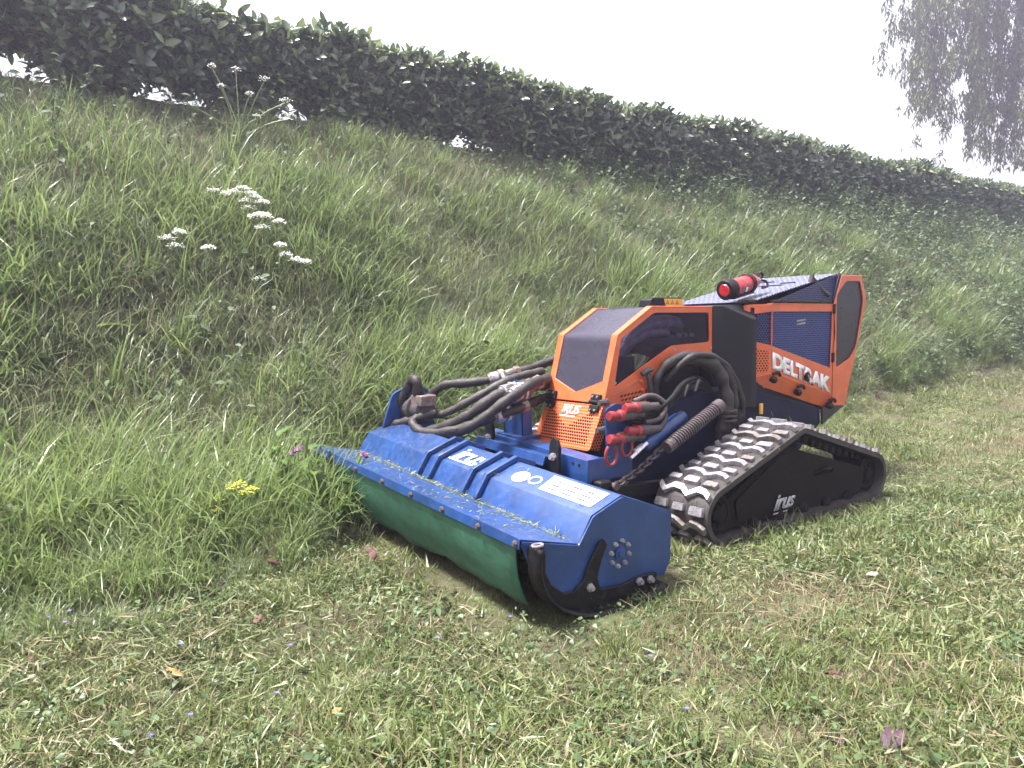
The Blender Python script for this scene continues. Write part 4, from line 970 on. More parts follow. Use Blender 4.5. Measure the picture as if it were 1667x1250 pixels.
def slope_rot(P, tilt=.25, rng=RNG, follow=.35):
    """random spin, with the plant leaning a little downhill"""
    n = len(P); e = .03; gy = (terrain(P[:, 0], P[:, 1] + e) - terrain(P[:, 0], P[:, 1] - e)) / (2 * e)
    return np.stack([rng.normal(0, tilt, n) + np.arctan(gy) * follow, rng.normal(0, tilt, n), rng.uniform(0, 6.283, n)], 1)

# ---- grass kinds
def proto_grass(name, k, n, h, w, spread, lean, curl, mat, seg=4):
    out = []
    for i in range(k):
        v, f, t = blades(n, h, w, spread, lean, curl, seg); out.append(mesh_np('%s_%d' % (name, i), v, f, t, mat))
    return out
SW = (.26, .06)            # standing grass comes in strips along the contour of the bank
tallp = proto_grass('tall_grass_strip', 9, 125, (.13, .33), (.0024, .0055), SW, (.0, .75), (.4, 3.2), 'tall', 5) \
    + proto_grass('lush_tuft', 6, 56, (.18, .40), (.004, .009), (.11, .06), (.0, .45), (.3, 2.3), 'lush', 5) \
    + proto_grass('seed_stalk', 2, 12, (.25, .42), (.002, .0035), SW, (.05, .5), (.2, 1.5), 'straw', 4) \
    + proto_grass('matted_strip', 5, 110, (.10, .26), (.0024, .005), SW, (.5, 1.25), (.3, 1.3), 'tall', 4) \
    + proto_grass('dry_mat', 3, 50, (.10, .25), (.002, .004), SW, (.6, 1.4), (.1, .8), 'straw', 3)
def keep_tall(x, y):
    dk, tr, md = under_machine(x, y, .02)
    return (y < mown_edge(x) + RNG.normal(0, .035, len(x))) & ~(dk | tr | md) & (y > -3.10)
P = np.concatenate([ground_points(8600, -3.5, 3.0, -3.35, .25, keep_tall, 6.0), ground_points(10500, -16, -3.5, -3.4, -.5, keep_tall, 6.5)])
patch = .5 + .5 * np.sin(P[:, 0] * 1.9 + 1.3 * np.sin(P[:, 1] * 2.3) + .6) * np.sin(P[:, 1] * 2.9 + P[:, 0] * .8 + 2)
u = -P[:, 1]; r = RNG.uniform(0, 1, len(P)); lushp = np.clip(.18 + .5 * sm(.4, .75, patch) * sm(2.7, 1.6, u) + .25 * sm(1.3, .6, u), 0, .8)
idx = np.where(r < lushp, RNG.integers(9, 15, len(P)), RNG.integers(0, 9, len(P)))
r2 = RNG.uniform(0, 1, len(P)); idx = np.where(r2 < .09, RNG.integers(15, 17, len(P)), idx)
mat_p = .16 + .26 * sm(.5, .15, patch) * sm(.9, 1.5, u) + .2 * sm(2.3, 2.9, u)
idx = np.where((r2 > 1 - mat_p), RNG.choice([17, 18, 19, 20, 21, 17, 18, 19, 20, 21, 17, 18, 19, 20, 21, 22, 23, 24], len(P)), idx)
edge = mown_edge(P[:, 0]) - P[:, 1]
scl = RNG.uniform(.75, 1.32, len(P)) * (.45 + .55 * sm(0, .35, edge)) * (1 - .25 * sm(2.4, 2.8, u)) * (1 - .35 * sm(2.8, 3.05, u)) * (.82 + .3 * patch)
scl *= np.where(P[:, 0] > .6, .62 + .38 * sm(.2, .75, edge), 1)
rot = slope_rot(P, .10); rot[:, 2] = RNG.normal(0, .14, len(P)) + np.where(RNG.uniform(0, 1, len(P)) < .5, 0, math.pi); rot[:, 0] *= np.where(rot[:, 2] > 1.5, -1, 1)
scatter('tall_grass', P, rot, scl, idx, tallp, None, 'tall uncut green grass covering the bank below the hedge', 'grass')

def bare_patch(x, y):
    """scraped brown spots in the mown strip"""
    r = 0
    for (cx, cy, rx, ry) in ((-.55, 1.05, .30, .16), (-.05, 1.12, .16, .10), (-4.1, .45, .55, .14), (.15, 1.50, .14, .08), (.45, .30, .22, .10), (-.30, 1.45, .12, .10), (-6.0, 0., .6, .2)):
        r = np.maximum(r, np.exp(-(((x - cx) / rx) ** 2 + ((y - cy) / ry) ** 2)))
    return r
TW = .17
turfp = proto_grass('turf_patch', 9, 200, (.015, .055), (.0022, .0048), TW, (.4, 1.45), (.0, 1.0), 'turf', 3) \
    + proto_grass('straw_stubble', 3, 70, (.02, .075), (.0015, .003), .13, (.1, 1.1), (.0, .5), 'straw', 2) \
    + proto_grass('stub_tuft', 4, 44, (.025, .085), (.0025, .006), .055, (.05, .8), (.0, 1.1), 'turf', 3)
def keep_mown(x, y):
    dk, tr, md = under_machine(x, y, 0)
    return (y > mown_edge(x) - .06 + RNG.normal(0, .03, len(x)))
P = np.concatenate([ground_points(4300, -2.6, 2.2, -.9, 2.3, keep_mown, 3.0), ground_points(5200, -14, -2.6, -1.2, 3.2, keep_mown, 7)])
idx = np.where(RNG.uniform(0, 1, len(P)) < .14, RNG.integers(9, 12, len(P)), RNG.integers(0, 9, len(P)))
idx = np.where(RNG.uniform(0, 1, len(P)) < .22, RNG.integers(12, 16, len(P)), idx)
pt = rough(P[:, 0] * 1.4 + 3, P[:, 1] * 1.4); dk, tr, md = under_machine(P[:, 0], P[:, 1])
scl = RNG.uniform(.6, 1.35, len(P)) * (1 + .25 * np.clip(pt, -1, 1)); dk2, tr2, md2 = under_machine(P[:, 0], P[:, 1], .14); scl = np.where(dk | md | tr, scl * .35, np.where(dk2, scl * .62, scl))
bare = bare_patch(P[:, 0], P[:, 1]); kk = RNG.uniform(0, 1, len(P)) > bare * .6; P, idx, scl = P[kk], np.where(bare[kk] > .3, RNG.integers(9, 12, kk.sum()), idx[kk]), scl[kk]
scatter('mown_grass', P, slope_rot(P, .06, follow=1.), scl, idx, turfp, None, 'short freshly mown grass on the strip beside the mower', 'grass')

def litter(k, n, L, Wd, mat, curlr=(-.6, .9)):
    out = []
    for i in range(k):
        parts = []
        for j in range(n):
            v, f = leaf_shape(RNG.uniform(*L), RNG.uniform(*Wd), 2, RNG.uniform(0, .5), RNG.uniform(*curlr), 'oval')
            parts.append((xform(v, (RNG.uniform(-.17, .17), RNG.uniform(-.17, .17), RNG.uniform(.004, .035)), RNG.uniform(0, 6.28), RNG.normal(0, .35), RNG.normal(0, .5)), f, RNG.uniform(0, 1)))
        v, f, t = join(parts); out.append(mesh_np('clipping_%s_%d' % (mat, i), v, f, t, mat))
    return out
clipp = litter(8, 170, (.010, .055), (.0022, .0058), 'clip') + litter(4, 70, (.007, .022), (.004, .010), 'herb') + litter(3, 60, (.03, .10), (.0015, .003), 'straw', (-.2, .3))
P = np.concatenate([ground_points(1900, -2.6, 2.2, -.75, 2.3, keep_mown, 2.8), ground_points(2400, -13, -2.6, -1.1, 3.2, keep_mown, 6)])
idx = RNG.choice([0, 1, 2, 3, 4, 5, 6, 7, 8, 9, 10, 11, 12, 13, 14], len(P)); pc = rough(P[:, 0] * 2.1 + 1, P[:, 1] * 2.1); kk = RNG.uniform(0, 1, len(P)) < np.clip(.6 + .45 * pc, .15, 1); P = P[kk]; idx = idx[kk]
dk, tr, md = under_machine(P[:, 0], P[:, 1], .1); P = P[~(dk | tr)]; idx = idx[~(dk | tr)]
kk = RNG.uniform(0, 1, len(P)) > bare_patch(P[:, 0], P[:, 1]) * .8; P = P[kk]; idx = idx[kk]; P[:, 2] += RNG.uniform(-.005, .018, len(P))
scatter('grass_clippings', P, slope_rot(P, .05, follow=1.), RNG.uniform(.6, 1.25, len(P)), idx, clipp, None, 'pale cut grass clippings strewn over the mown strip', 'clippings')

def herb(k, n, L, ar, hgt, mat, shape='heart', spread=.04):
    out = []
    for i in range(k):
        parts = []
        for j in range(n):
            l = RNG.uniform(*L); v, f = leaf_shape(l, l * ar, 3, .2, RNG.uniform(.1, .7), shape); a = RNG.uniform(0, 6.28); rr = RNG.uniform(.005, spread)
            parts.append((xform(v, (rr * math.cos(a), rr * math.sin(a), RNG.uniform(*hgt)), a + RNG.normal(0, .5), RNG.uniform(-.6, .5), RNG.normal(0, .25)), f, RNG.uniform(0, 1)))
        v, f, t = join(parts); out.append(mesh_np('herb_%s_%d' % (mat, i), v, f, t, mat))
    return out
herbp = herb(6, 60, (.006, .019), .85, (.006, .034), 'herb', 'heart', .14) + herb(3, 20, (.012, .030), .45, (.008, .036), 'herb', 'oval', .14)
def keep_herb(x, y):
    dk, tr, md = under_machine(x, y, .02); n = rough(x * 1.3, y * 1.3 + 2)
    return (y > mown_edge(x) - .45) & ~(dk | tr | md) & (RNG.uniform(0, 1, len(x)) < np.clip(.45 + .4 * n, .1, 1))
P = np.concatenate([ground_points(2300, -2.6, 2.3, -.95, 2.3, keep_herb, 2.8), ground_points(1000, -11, -2.6, -1.2, 3.0, keep_herb, 4.)])
scatter('ground_herbs', P, slope_rot(P, .06, follow=1.), RNG.uniform(.7, 1.3, len(P)), RNG.integers(0, 9, len(P)), herbp, None, 'low round-leaved herbs growing through the mown grass', 'herbs')

# ---- leafy weeds on the bank: more towards the hedge and to the right
def weed(k, n, L, ar, H, mat, shape='oval'):
    out = []
    for i in range(k):
        parts = []
        for st in range(3):
            bx, by = RNG.normal(0, .05, 2); lx, ly = RNG.normal(0, .12, 2); h = RNG.uniform(*H)
            for j in range(n):
                t = (j + 1) / n; a = j * 2.4 + RNG.normal(0, .3); l = RNG.uniform(*L) * (1 - .45 * t)
                v, f = leaf_shape(l, l * ar, 3, .2, RNG.uniform(.3, .9), shape)
                parts.append((xform(v, (bx + lx * t, by + ly * t, h * t), a, RNG.uniform(-.4, .25), RNG.normal(0, .2)), f, RNG.uniform(0, 1)))
            s_ = MB().tube([(bx, by, -.02), (bx + lx * .5, by + ly * .5, h * .5), (bx + lx, by + ly, h)], .002, 4, cap=False)
            parts.append((np.array(s_.v), np.array(s_.f), .3))
        v, f, t = join(parts); out.append(mesh_np('weed_%s_%d' % (mat, i), v, f, t, mat))
    return out
weedp = weed(4, 8, (.05, .10), .55, (.12, .32), 'nettle') + weed(2, 7, (.04, .08), .75, (.08, .22), 'nettle', 'heart')
def keep_weed(x, y):
    dk, tr, md = under_machine(x, y, .08); u = -y
    p = .14 + .25 * sm(2.3, 3.0, u) + .55 * sm(-2.5, -8, x) * sm(1.0, 2.0, u) + .25 * sm(-1.5, -5, x) + .6 * sm(-6, -10, x)
    return (y < mown_edge(x) - .08 - .5 * sm(.2, .4, x)) & ~(dk | tr | md) & (RNG.uniform(0, 1, len(x)) < np.clip(p, 0, .95))
P = np.concatenate([ground_points(3000, -3.5, 2.8, -3.2, .1, keep_weed), ground_points(9000, -16, -3.5, -3.3, -.7, keep_weed, 8.)])
scatter('bank_weeds', P, slope_rot(P, .2), RNG.uniform(.6, 1.15, len(P)) * (1 + .25 * sm(-6, -10, P[:, 0])), RNG.integers(0, 6, len(P)), weedp, None, 'dull green leafy weeds mixed into the grass under the hedge', 'weeds')

# ---- loose clippings lying on the deck
def deck_clippings():
    parts = []
    for i in range(1500):
        s0 = RNG.uniform(.03, 1.36); k = RNG.uniform(0, 1)
        if k < .6: x = .052 + abs(RNG.normal(0, .018)); z = .214 + (x - .047) * .253 + .002
        elif k < .93: x = RNG.uniform(.06, .255); z = .213 + (x - .047) * .253 + .0025
        else: x = RNG.uniform(-.10, 0.); z = .289 - x * .35 + .003
        v, f = leaf_shape(RNG.uniform(.004, .016) if i % 3 else RNG.uniform(.012, .036), RNG.uniform(.0015, .0042), 2, .3, RNG.uniform(-.5, .6))
        parts.append((xform(v, D(x, s0, z + RNG.uniform(0, .004)), RNG.uniform(0, 6.28), RNG.normal(0, .2), RNG.normal(0, .4)), f, RNG.uniform(0, 1)))
    v, f, t = join(parts); o = bpy.data.objects.new('deck_clippings', mesh_np('deck_clippings', v, f, t, 'clip')); link(o)
    tag(o, 'bits of cut grass lying along the blue deck hood', 'clippings', kind='stuff')
deck_clippings()
def track_clippings():
    path, _ = hull_path([(-.80, .122, .108), (-1.93, .122, .106), (-1.33, .325, .078)], 300); parts = []
    for i in range(260):
        k = RNG.integers(0, 300); x, z = path[k]
        if z < .05: continue
        y = RNG.uniform(.37, .605) if i % 3 else RNG.normal(.55, .03)
        v, f = leaf_shape(RNG.uniform(.012, .06), RNG.uniform(.002, .0045), 2, .3, RNG.uniform(-.8, .8))
        slope = math.atan2(path[(k + 3) % 300][1] - path[k - 3][1], path[(k + 3) % 300][0] - path[k - 3][0])
        parts.append((xform(v, (x, y, z + .06 * (.6 - y) + RNG.uniform(.002, .014)), RNG.uniform(0, 6.28), RNG.normal(0, .5), RNG.normal(0, .5)), f, RNG.uniform(0, 1)))
    v, f, t = join(parts); o = bpy.data.objects.new('track_clippings', mesh_np('track_clippings', v, f, t, 'clip')); link(o)
    tag(o, 'scraps of grass stuck between the lugs of the near track', 'clippings', kind='stuff')
track_clippings()

# ------------------------------------------------------------------ the clipped laurel hedge
HEDGE = empty('laurel_hedge', (-4, -3.45, tz(-4, -3.45)), 'long clipped laurel hedge along the top of the bank', 'hedge')
def gap(x):
    """where daylight shows under the hedge"""
    return max(math.exp(-((x - c) / w_) ** 2) for c, w_ in ((1.05, .26), (.17, .14), (-.12, .12), (-.75, .25), (-2.5, .30), (-3.9, .22), (-6.3, .15)))
def hbase(x): return terrain(x, np.full_like(np.asarray(x, float), -3.2))
def build_hedge():
    rng = RNG
    lv, lf = leaf_shape(.098, .040, 4, .25, .45); lv2, lf2 = leaf_shape(.08, .034, 4, .35, .2)
    def shoot(tipped):                 # leaves spiralling round a tip that points along +Z
        parts = []; n = 5 if tipped else 7
        for j in range(n):
            t = j / n; a = j * 2.4 + rng.normal(0, .25); v, f = (lv, lf) if j % 2 else (lv2, lf2)
            parts.append((xform(v, (0, 0, .07 * t - .03), a, -.25 - .75 * t + rng.normal(0, .15), rng.normal(0, .2), rng.uniform(.75, 1.1)), f, rng.uniform(0, 1)))
        return join(parts)
    sh = [shoot(False) for _ in range(5)]; st = [shoot(True) for _ in range(4)]
    def aim(v, d, loc, s_):
        d = np.array(d) / np.linalg.norm(d); t = np.cross([0, 0, 1.], d); ang = math.acos(max(-1, min(1, d[2])))
        q = Matrix.Rotation(ang, 3, Vector(t) if np.linalg.norm(t) > 1e-6 else Vector((1, 0, 0))) @ Matrix.Rotation(rng.uniform(0, 6.28), 3, 'Z')
        return (v * s_) @ np.array(q).T + np.array(loc)
    # panels of hedge face / top / lower fringe, a hand's breadth thick, each a mass of shoots
    def panel(name, n, wx, wz, wy, d, lit_share):
        A = []; B = []
        for i in range(n):
            loc = (rng.uniform(-wx, wx), rng.normal(0, wy), rng.uniform(-wz, wz)); dd = np.array(d) + rng.normal(0, .42, 3)
            tp = rng.uniform() < lit_share; v, f, t = (st if tp else sh)[rng.integers(0, 4)]
            (B if tp else A).append((aim(v, dd, loc, rng.uniform(.75, 1.25)), f, t))
        va, fa, ta = join(A)
        if B:
            vb, fb, tb = join(B); v = np.concatenate([va, vb]); f = np.concatenate([fa, fb + len(va)]); t = np.concatenate([ta, tb])
        else: v, f, t = va, fa, ta
        me = mesh_np(name, v, f, t, ['laurel', 'laurel_lit'])
        mi = np.zeros(len(f), np.int32); mi[len(fa):] = 1; me.polygons.foreach_set('material_index', mi); return me
    protos = [panel('face_%d' % i, 40, .2, .13, .035, (0, .75, .75), .34) for i in range(6)] + [panel('top_%d' % i, 40, .2, .03, .12, (0, .1, 1.2), .8) for i in range(4)] + [panel('upper_%d' % i, 42, .2, .11, .035, (0, .7, .9), .45) for i in range(4)] + [panel('fringe_%d' % i, 15, .16, .07, .05, (0, .5, .3), .08) for i in range(4)]  # top and upper panels take more lit-coloured shoots, painting the bright rim
    P = []; rot = []; scl = []; idx = []
    for x in np.arange(-24, 3.3, .155):
        x += rng.normal(0, .03); h0 = float(hbase(np.array([x]))[0]); H = .665 - .006 * x + .018 * math.sin(2.1 * x) + .012 * math.sin(5.3 * x + 1)
        yf = -3.16 + .05 * math.sin(1.7 * x + .5) + .03 * math.sin(4.9 * x); low = .5 + .5 * math.sin(1.15 * x + 2) * math.sin(3.7 * x)
        def put(y, z, i, flip=0, s_=1.): P.append((x + rng.normal(0, .03), y, h0 + z)); rot.append((rng.normal(0, .06), rng.normal(0, .06), flip + rng.normal(0, .08))); scl.append(s_ * rng.uniform(.9, 1.1)); idx.append(i)
        put(yf, .36 + rng.normal(0, .02), rng.integers(0, 6)); put(yf - .02, H - .15, rng.integers(10, 14)); put(yf - .14, H - .045, rng.integers(6, 10), 0, .82); put(yf - .38, H - .045, rng.integers(6, 10), 0, .82)
        low = 1 - gap(x)
        if rng.uniform() < .25 + .75 * low: put(yf - .03, .21, rng.integers(14, 18) if low < .8 else rng.integers(0, 6))
        if rng.uniform() < .08 + .9 * low: put(yf - .06, .10, rng.integers(14, 18))
        put(yf - .50, .40, rng.integers(0, 6), math.pi); put(yf - .50, H - .15, rng.integers(10, 14), math.pi)
    P, rot, scl, idx = (np.array(q) for q in (P, rot, scl, idx)); k = in_view(P, .3, .5)
    scatter('hedge_foliage', P[k], rot[k], scl[k], idx[k], protos, HEDGE)
    # the nearest big leaves one by one
    m1 = mesh_np('leaf', lv, lf, np.full(len(lv), .75), 'laurel_lit'); m2 = mesh_np('leaf', lv, lf, np.full(len(lv), .5), 'laurel')
    for i in range(300):
        xx = 1.9 - 4.6 * (i / 300) ** .9 + rng.normal(0, .05); zf = rng.uniform(.25, .70); b = float(hbase(np.array([xx]))[0])
        yy = -3.13 + .05 * math.sin(1.7 * xx + .5) + .03 * math.sin(4.9 * xx) + rng.normal(0, .015)
        mw = Matrix.Translation((xx, yy, b + zf)) @ Matrix.Rotation(rng.uniform(.2, 2.9), 4, 'Z') @ Matrix.Rotation(-rng.uniform(.2, 1.2), 4, 'Y') @ Matrix.Rotation(rng.normal(0, .4), 4, 'X') @ Matrix.Scale(rng.uniform(.9, 1.3), 4)
        o = bpy.data.objects.new('leaf', m1 if rng.uniform() < .35 + .3 * zf else m2); link(o, HEDGE, mw)  # higher leaves more often get the lit colour
    # dark core added to block light through the hedge, lower edge ragged, and stems
    xs = np.arange(-24, 3.4, .12); vs = []; fs = []
    for i, xx in enumerate(xs):
        b = float(hbase(np.array([xx]))[0]); yf_ = -3.16 + .05 * math.sin(1.7 * xx + .5) - .07; lo = .02 + .34 * gap(xx) + rng.uniform(-.04, .06); top = .60 - .006 * xx + .02 * math.sin(2.1 * xx)
        for (yy, q) in ((yf_, lo), (yf_ + .03, .36), (yf_ - .02, top - .05), (yf_ - .2, top), (yf_ - .42, top - .02), (yf_ - .42, lo)): vs.append((xx, yy + rng.normal(0, .015), b + q + rng.normal(0, .015)))
        if i:
            k = 6 * (i - 1)
            for j in range(6): fs.append((k + j, k + (j + 1) % 6, k + 6 + (j + 1) % 6, k + 6 + j))
    MB().add(vs, fs).build('hedge_heart', 'bark', HEDGE, smooth=None)
    for xx in np.arange(-16, 3.2, .42):
        xx += rng.normal(0, .08); b = float(hbase(np.array([xx]))[0]); yy = -3.4 + rng.normal(0, .06)
        pts = [(xx, yy, b - .08), (xx + rng.normal(0, .04), yy + rng.normal(0, .04), b + .2), (xx + rng.normal(0, .1), yy + rng.normal(0, .06), b + .45)]
        MB().tube(pts, [.022, .016, .012], 6).build('hedge_stem', 'bark', HEDGE)
build_hedge()

# ------------------------------------------------------------------ the willow beyond the hedge
def build_willow():
    rng = np.random.default_rng(21)
    base = np.array([-26.2, -3.2, tz(-26.2, -3.2)])
    W_ = empty('weeping_willow', tuple(base), 'weeping willow with hanging branches behind the right end of the hedge', 'tree')
    trunk = smooth_path([tuple(base + (0, 0, -.3)), tuple(base + (.1, -.2, 2)), tuple(base + (.0, -.6, 4.2)), tuple(base + (.4, -1.2, 6.2))], 5)
    MB().tube(trunk, list(np.linspace(.48, .26, len(trunk))), 12).build('trunk', 'bark', W_, smooth=60)
    fork = np.array(trunk[-1]); mid = CAMLOC + 22 * (CAMF + CAMR * .58 + CAMU * .62)
    limbs = []
    for k, (du, dv, dd) in enumerate(((-.06, .02, 0), (.03, .05, -.8), (.10, .03, .6), (-.02, .10, 1.4), (.16, .06, 0))):
        e = CAMLOC + (22 + dd) * (CAMF + CAMR * (.60 + du) + CAMU * (.60 + dv))
        pts = smooth_path([tuple(fork), tuple((fork * .6 + e * .4) + (0, 0, 1.0)), tuple((fork * .2 + e * .8) + (0, 0, 1.0)), tuple(e)], 6)
        MB().tube(pts, list(np.linspace(.17, .03, len(pts))), 7).build('limb', 'bark', W_, smooth=60); limbs.append(pts)
    lv, lf = leaf_shape(.16, .044, 2, .2, .5)
    # columns of drooping branches: horizontal place (camera-right slope) and lower end
    cols = []
    for (px, yb, n) in ((1445, 120, 2), (1468, 100, 3), (1484, 165, 5), (1500, 190, 9), (1512, 185, 8), (1532, 190, 8), (1547, 228, 9), (1566, 110, 6), (1580, 120, 7), (1590, 270, 16), (1597, 240, 12), (1612, 150, 9), (1626, 190, 11), (1642, 205, 9), (1662, 275, 11), (1680, 260, 8), (1702, 240, 8), (1725, 260, 8), (1750, 240, 8), (1780, 260, 7)):
        for j in range(max(2, round(n * .85))): cols.append((px + rng.normal(0, 5.5), yb + -abs(rng.normal(0, 38)) * (j > 1) + rng.normal(0, 8)))
    for (px, yb) in cols:
        dep = 22 + rng.normal(0, .9); a = (px - 833.5) / 1200; top = CAMLOC + dep * (CAMF + CAMR * a + CAMU * (.60 + rng.normal(0, .03)))
        bot = CAMLOC + dep * (CAMF + CAMR * a + CAMU * (625 - yb) / 1200)
        L = top[2] - bot[2]; n = 9; sway = rng.normal(0, .07, 2); ph = rng.uniform(0, 6.28); am = rng.uniform(.03, .10)
        pts = [Vector((top[0] + sway[0] * t * t * L + am * math.sin(6 * t + ph), top[1] + sway[1] * t * t * L + am * math.cos(5 * t + ph), top[2] - L * t)) for t in np.linspace(0, 1, n)]
        parts = []; tw = MB().tube(pts, list(np.linspace(.008, .003, n)), 4, cap=False); parts.append((np.array(tw.v), np.array(tw.f), .1))
        m = int(L * 85)
        for i in range(m):
            t = (i + rng.uniform()) / m; k = min(n - 2, int(t * (n - 1))); q = pts[k].lerp(pts[k + 1], t * (n - 1) - k)
            cl = math.sin(t * L * 4.2 + ph * 3)
            if cl < -.25 + .5 * (rng.uniform() - .5): continue
            off = rng.normal(0, .045 + .07 * max(cl, 0), 2)
            parts.append((xform(lv, (q.x + off[0], q.y + off[1], q.z), rng.uniform(0, 6.28), rng.uniform(.3, 1.35), rng.normal(0, .4), rng.uniform(.7, 1.25)), lf, rng.uniform(0, 1)))
        v, f, t = join(parts); o = bpy.data.objects.new('hanging_branch', mesh_np('hanging_branch', v, f, t, 'willow')); link(o, W_)
build_willow()

# ------------------------------------------------------------------ single plants one can pick out
def florets(c, n, R, r, dome, rng, flat=.6):
    mb = MB()
    for i in range(n):
        a = i * 2.4; q = R * math.sqrt((i + .5) / n); x, y = c[0] + q * math.cos(a), c[1] + q * math.sin(a); x += rng.normal(0, R * .1); y += rng.normal(0, R * .1); z = c[2] + dome * (1 - (q / R) ** 2) + rng.normal(0, .004); s = r * rng.uniform(.6, 1.35)
        mb.add([(x + s, y, z), (x, y + s, z), (x - s, y, z), (x, y - s, z), (x, y, z + s * flat), (x, y, z - s * flat)], [(0, 1, 4), (1, 2, 4), (2, 3, 4), (3, 0, 4), (1, 0, 5), (2, 1, 5), (3, 2, 5), (0, 3, 5)])
    return mb
def add_leaf(parent, loc, yaw, pitch, L, ar, mat, droop=.6, shape='oval', name='leaf', tone=None, roll=0., fold=.22):
    v, f = leaf_shape(L, L * ar, 6, fold, droop, shape)
    o = bpy.data.objects.new(name, mesh_np(name, xform(v, loc, yaw, pitch, roll), f, np.full(len(v), .5 if tone is None else tone), mat)); return link(o, parent)
def umbel(name, label, base, heads, group=None, mat='whiteflower', R=.038, n=60, r=.0056, stemr=.0028):
    rng = np.random.default_rng(int(abs(base[0] * 1000) + abs(base[1] * 777))); b = Vector((base[0], base[1], tz(base[0], base[1]))); t = empty(name, tuple(b), label, 'flower', group)
    hs = [Vector(h) + (Vector((.03, .05, .045)) if name != 'cow_parsley' else Vector()) for h in heads]; cen = sum(hs, Vector()) / len(hs); node = b.lerp(cen, .55)
    MB().tube(smooth_path([tuple(b - Vector((0, 0, .03))), tuple(b.lerp(node, .5) + Vector((.008, .006, .01))), tuple(node)], 5), stemr, 6).build('stem', 'stem', t)
    for h in hs:
        st = node.lerp(b, rng.uniform(-.1, .35))
        br = MB().tube(smooth_path([tuple(st), tuple(st.lerp(h, .55) + Vector((0, 0, .015))), tuple(h - Vector((0, 0, .012)))], 4), stemr * .65, 5)
        for k in range(9):
            a = k * .698; br.tube([tuple(h - Vector((0, 0, .014))), (h.x + R * .7 * math.cos(a), h.y + R * .7 * math.sin(a), h.z - .002)], .0008, 3, cap=False)
        br.build('branch', 'stem', t)
        florets(h, n, R * rng.uniform(.75, 1.2), r * .85, .014, rng).build('flower_head', mat, t, smooth=None)
    for k in range(5):
        a = rng.uniform(0, 6.28); p = b.lerp(node, rng.uniform(.1, .8))
        for j in range(3): add_leaf(t, tuple(p), a + (j - 1) * .5, -rng.uniform(.1, .7), rng.uniform(.06, .11), .32, 'nettle', .5, 'lance')
    return t
umbel('cow_parsley', 'tall branching cow parsley with small white heads against the dark hedge', (-.10, -2.66), [(-.01, -2.77, 2.54), (-.13, -2.68, 2.52), (-.27, -2.56, 2.45), (-.05, -2.73, 2.41), (-.19, -2.62, 2.36), (.22, -2.93, 2.36), (-.37, -2.47, 2.31), (-.22, -2.58, 2.21), (-.40, -2.44, 2.21)], None, 'whiteflower', .034, 24, .0068, .0055)
umbel('white_umbel', 'largest cluster of white flat flower heads on the grassy bank', (.09, -1.93), [(.20, -2.08, 1.57), (.15, -2.04, 1.55), (.11, -2.01, 1.56), (.07, -1.98, 1.58), (.04, -1.95, 1.55), (.06, -1.97, 1.51), (.02, -1.94, 1.53), (-.01, -1.91, 1.50), (.05, -1.95, 1.47), (.20, -2.07, 1.47)], 'white umbels on the bank')
umbel('white_umbel', 'white flower heads just below and right of the largest white cluster', (.04, -1.70), [(.08, -1.78, 1.40), (.05, -1.76, 1.41), (.03, -1.74, 1.40), (-.02, -1.70, 1.37), (.05, -1.75, 1.34)], 'white umbels on the bank')
umbel('white_umbel', 'leftmost group of white flower heads on the bank', (.46, -1.68), [(.47, -1.75, 1.29), (.52, -1.79, 1.26), (.49, -1.76, 1.22), (.36, -1.66, 1.21)], 'white umbels on the bank')
umbel('white_umbel', 'rightmost and lowest group of white flower heads on the bank', (-.02, -1.56), [(.0, -1.64, 1.24), (-.02, -1.62, 1.19), (-.06, -1.58, 1.16), (-.10, -1.56, 1.15), (.10, -1.69, 1.06)], 'white umbels on the bank')
umbel('yellow_spurge', 'low plant with yellow-green flower clusters at the edge of the tall grass', (.67, -.38), [(.71, -.41, .21), (.67, -.39, .25), (.65, -.37, .26), (.64, -.36, .23), (.62, -.34, .24), (.72, -.40, .17)], None, 'yellowflower', .020, 26, .006)

def comfrey(base, label, flowers, nleaf=9, H=.36, seed=1):
    rng = np.random.default_rng(seed); b = Vector((base[0], base[1], tz(*base))); t = empty('comfrey_plant', tuple(b), label, 'plant', None)
    for k in range(4):
        a = rng.uniform(0, 6.28); top = b + Vector((.10 * math.cos(a), .10 * math.sin(a), H * rng.uniform(.7, 1.1)))
        MB().tube(smooth_path([tuple(b + Vector((.02 * math.cos(a), .02 * math.sin(a), -.03))), tuple(b.lerp(top, .5) + Vector((0, 0, .03))), tuple(top)], 5), .0045, 6).build('stem', 'stem', t)
        for j in range(nleaf):
            p = b.lerp(top, .15 + .85 * j / nleaf); add_leaf(t, tuple(p), j * 2.4 + a, -rng.uniform(.15, .75), rng.uniform(.10, .19) * (1.1 - .45 * j / nleaf), .34, 'dock', rng.uniform(.5, 1.1), 'lance', tone=rng.uniform(.15, .9))
    for fp in flowers:
        mb = MB()
        for k in range(5):
            o = Vector(fp) + Vector((rng.normal(0, .010), rng.normal(0, .010), rng.normal(0, .006)))
            mb.lathe([(0, .0025), (.008, .0055), (.016, .0075), (.019, .009)], o, (rng.normal(0, .4), .3 + rng.normal(0, .3), -1), 7)
        mb.build('flower_cluster', 'purpleflower', t); MB().tube([tuple(Vector(fp) + Vector((0, 0, .004))), tuple(Vector(fp).lerp(b + Vector((0, 0, .2)), .35) + Vector((0, 0, .03)))], .0018, 4).build('flower_stalk', 'stem', t)
comfrey((.38, -.55), 'comfrey with drooping purple flowers in front of the far end of the blue deck', [(.46, -.64, .32), (.38, -.58, .37), (.34, -.54, .28), (.30, -.51, .26), (.34, -.52, .14), (.34, -.53, .20), (.44, -.60, .12)], 8, .36, 4)
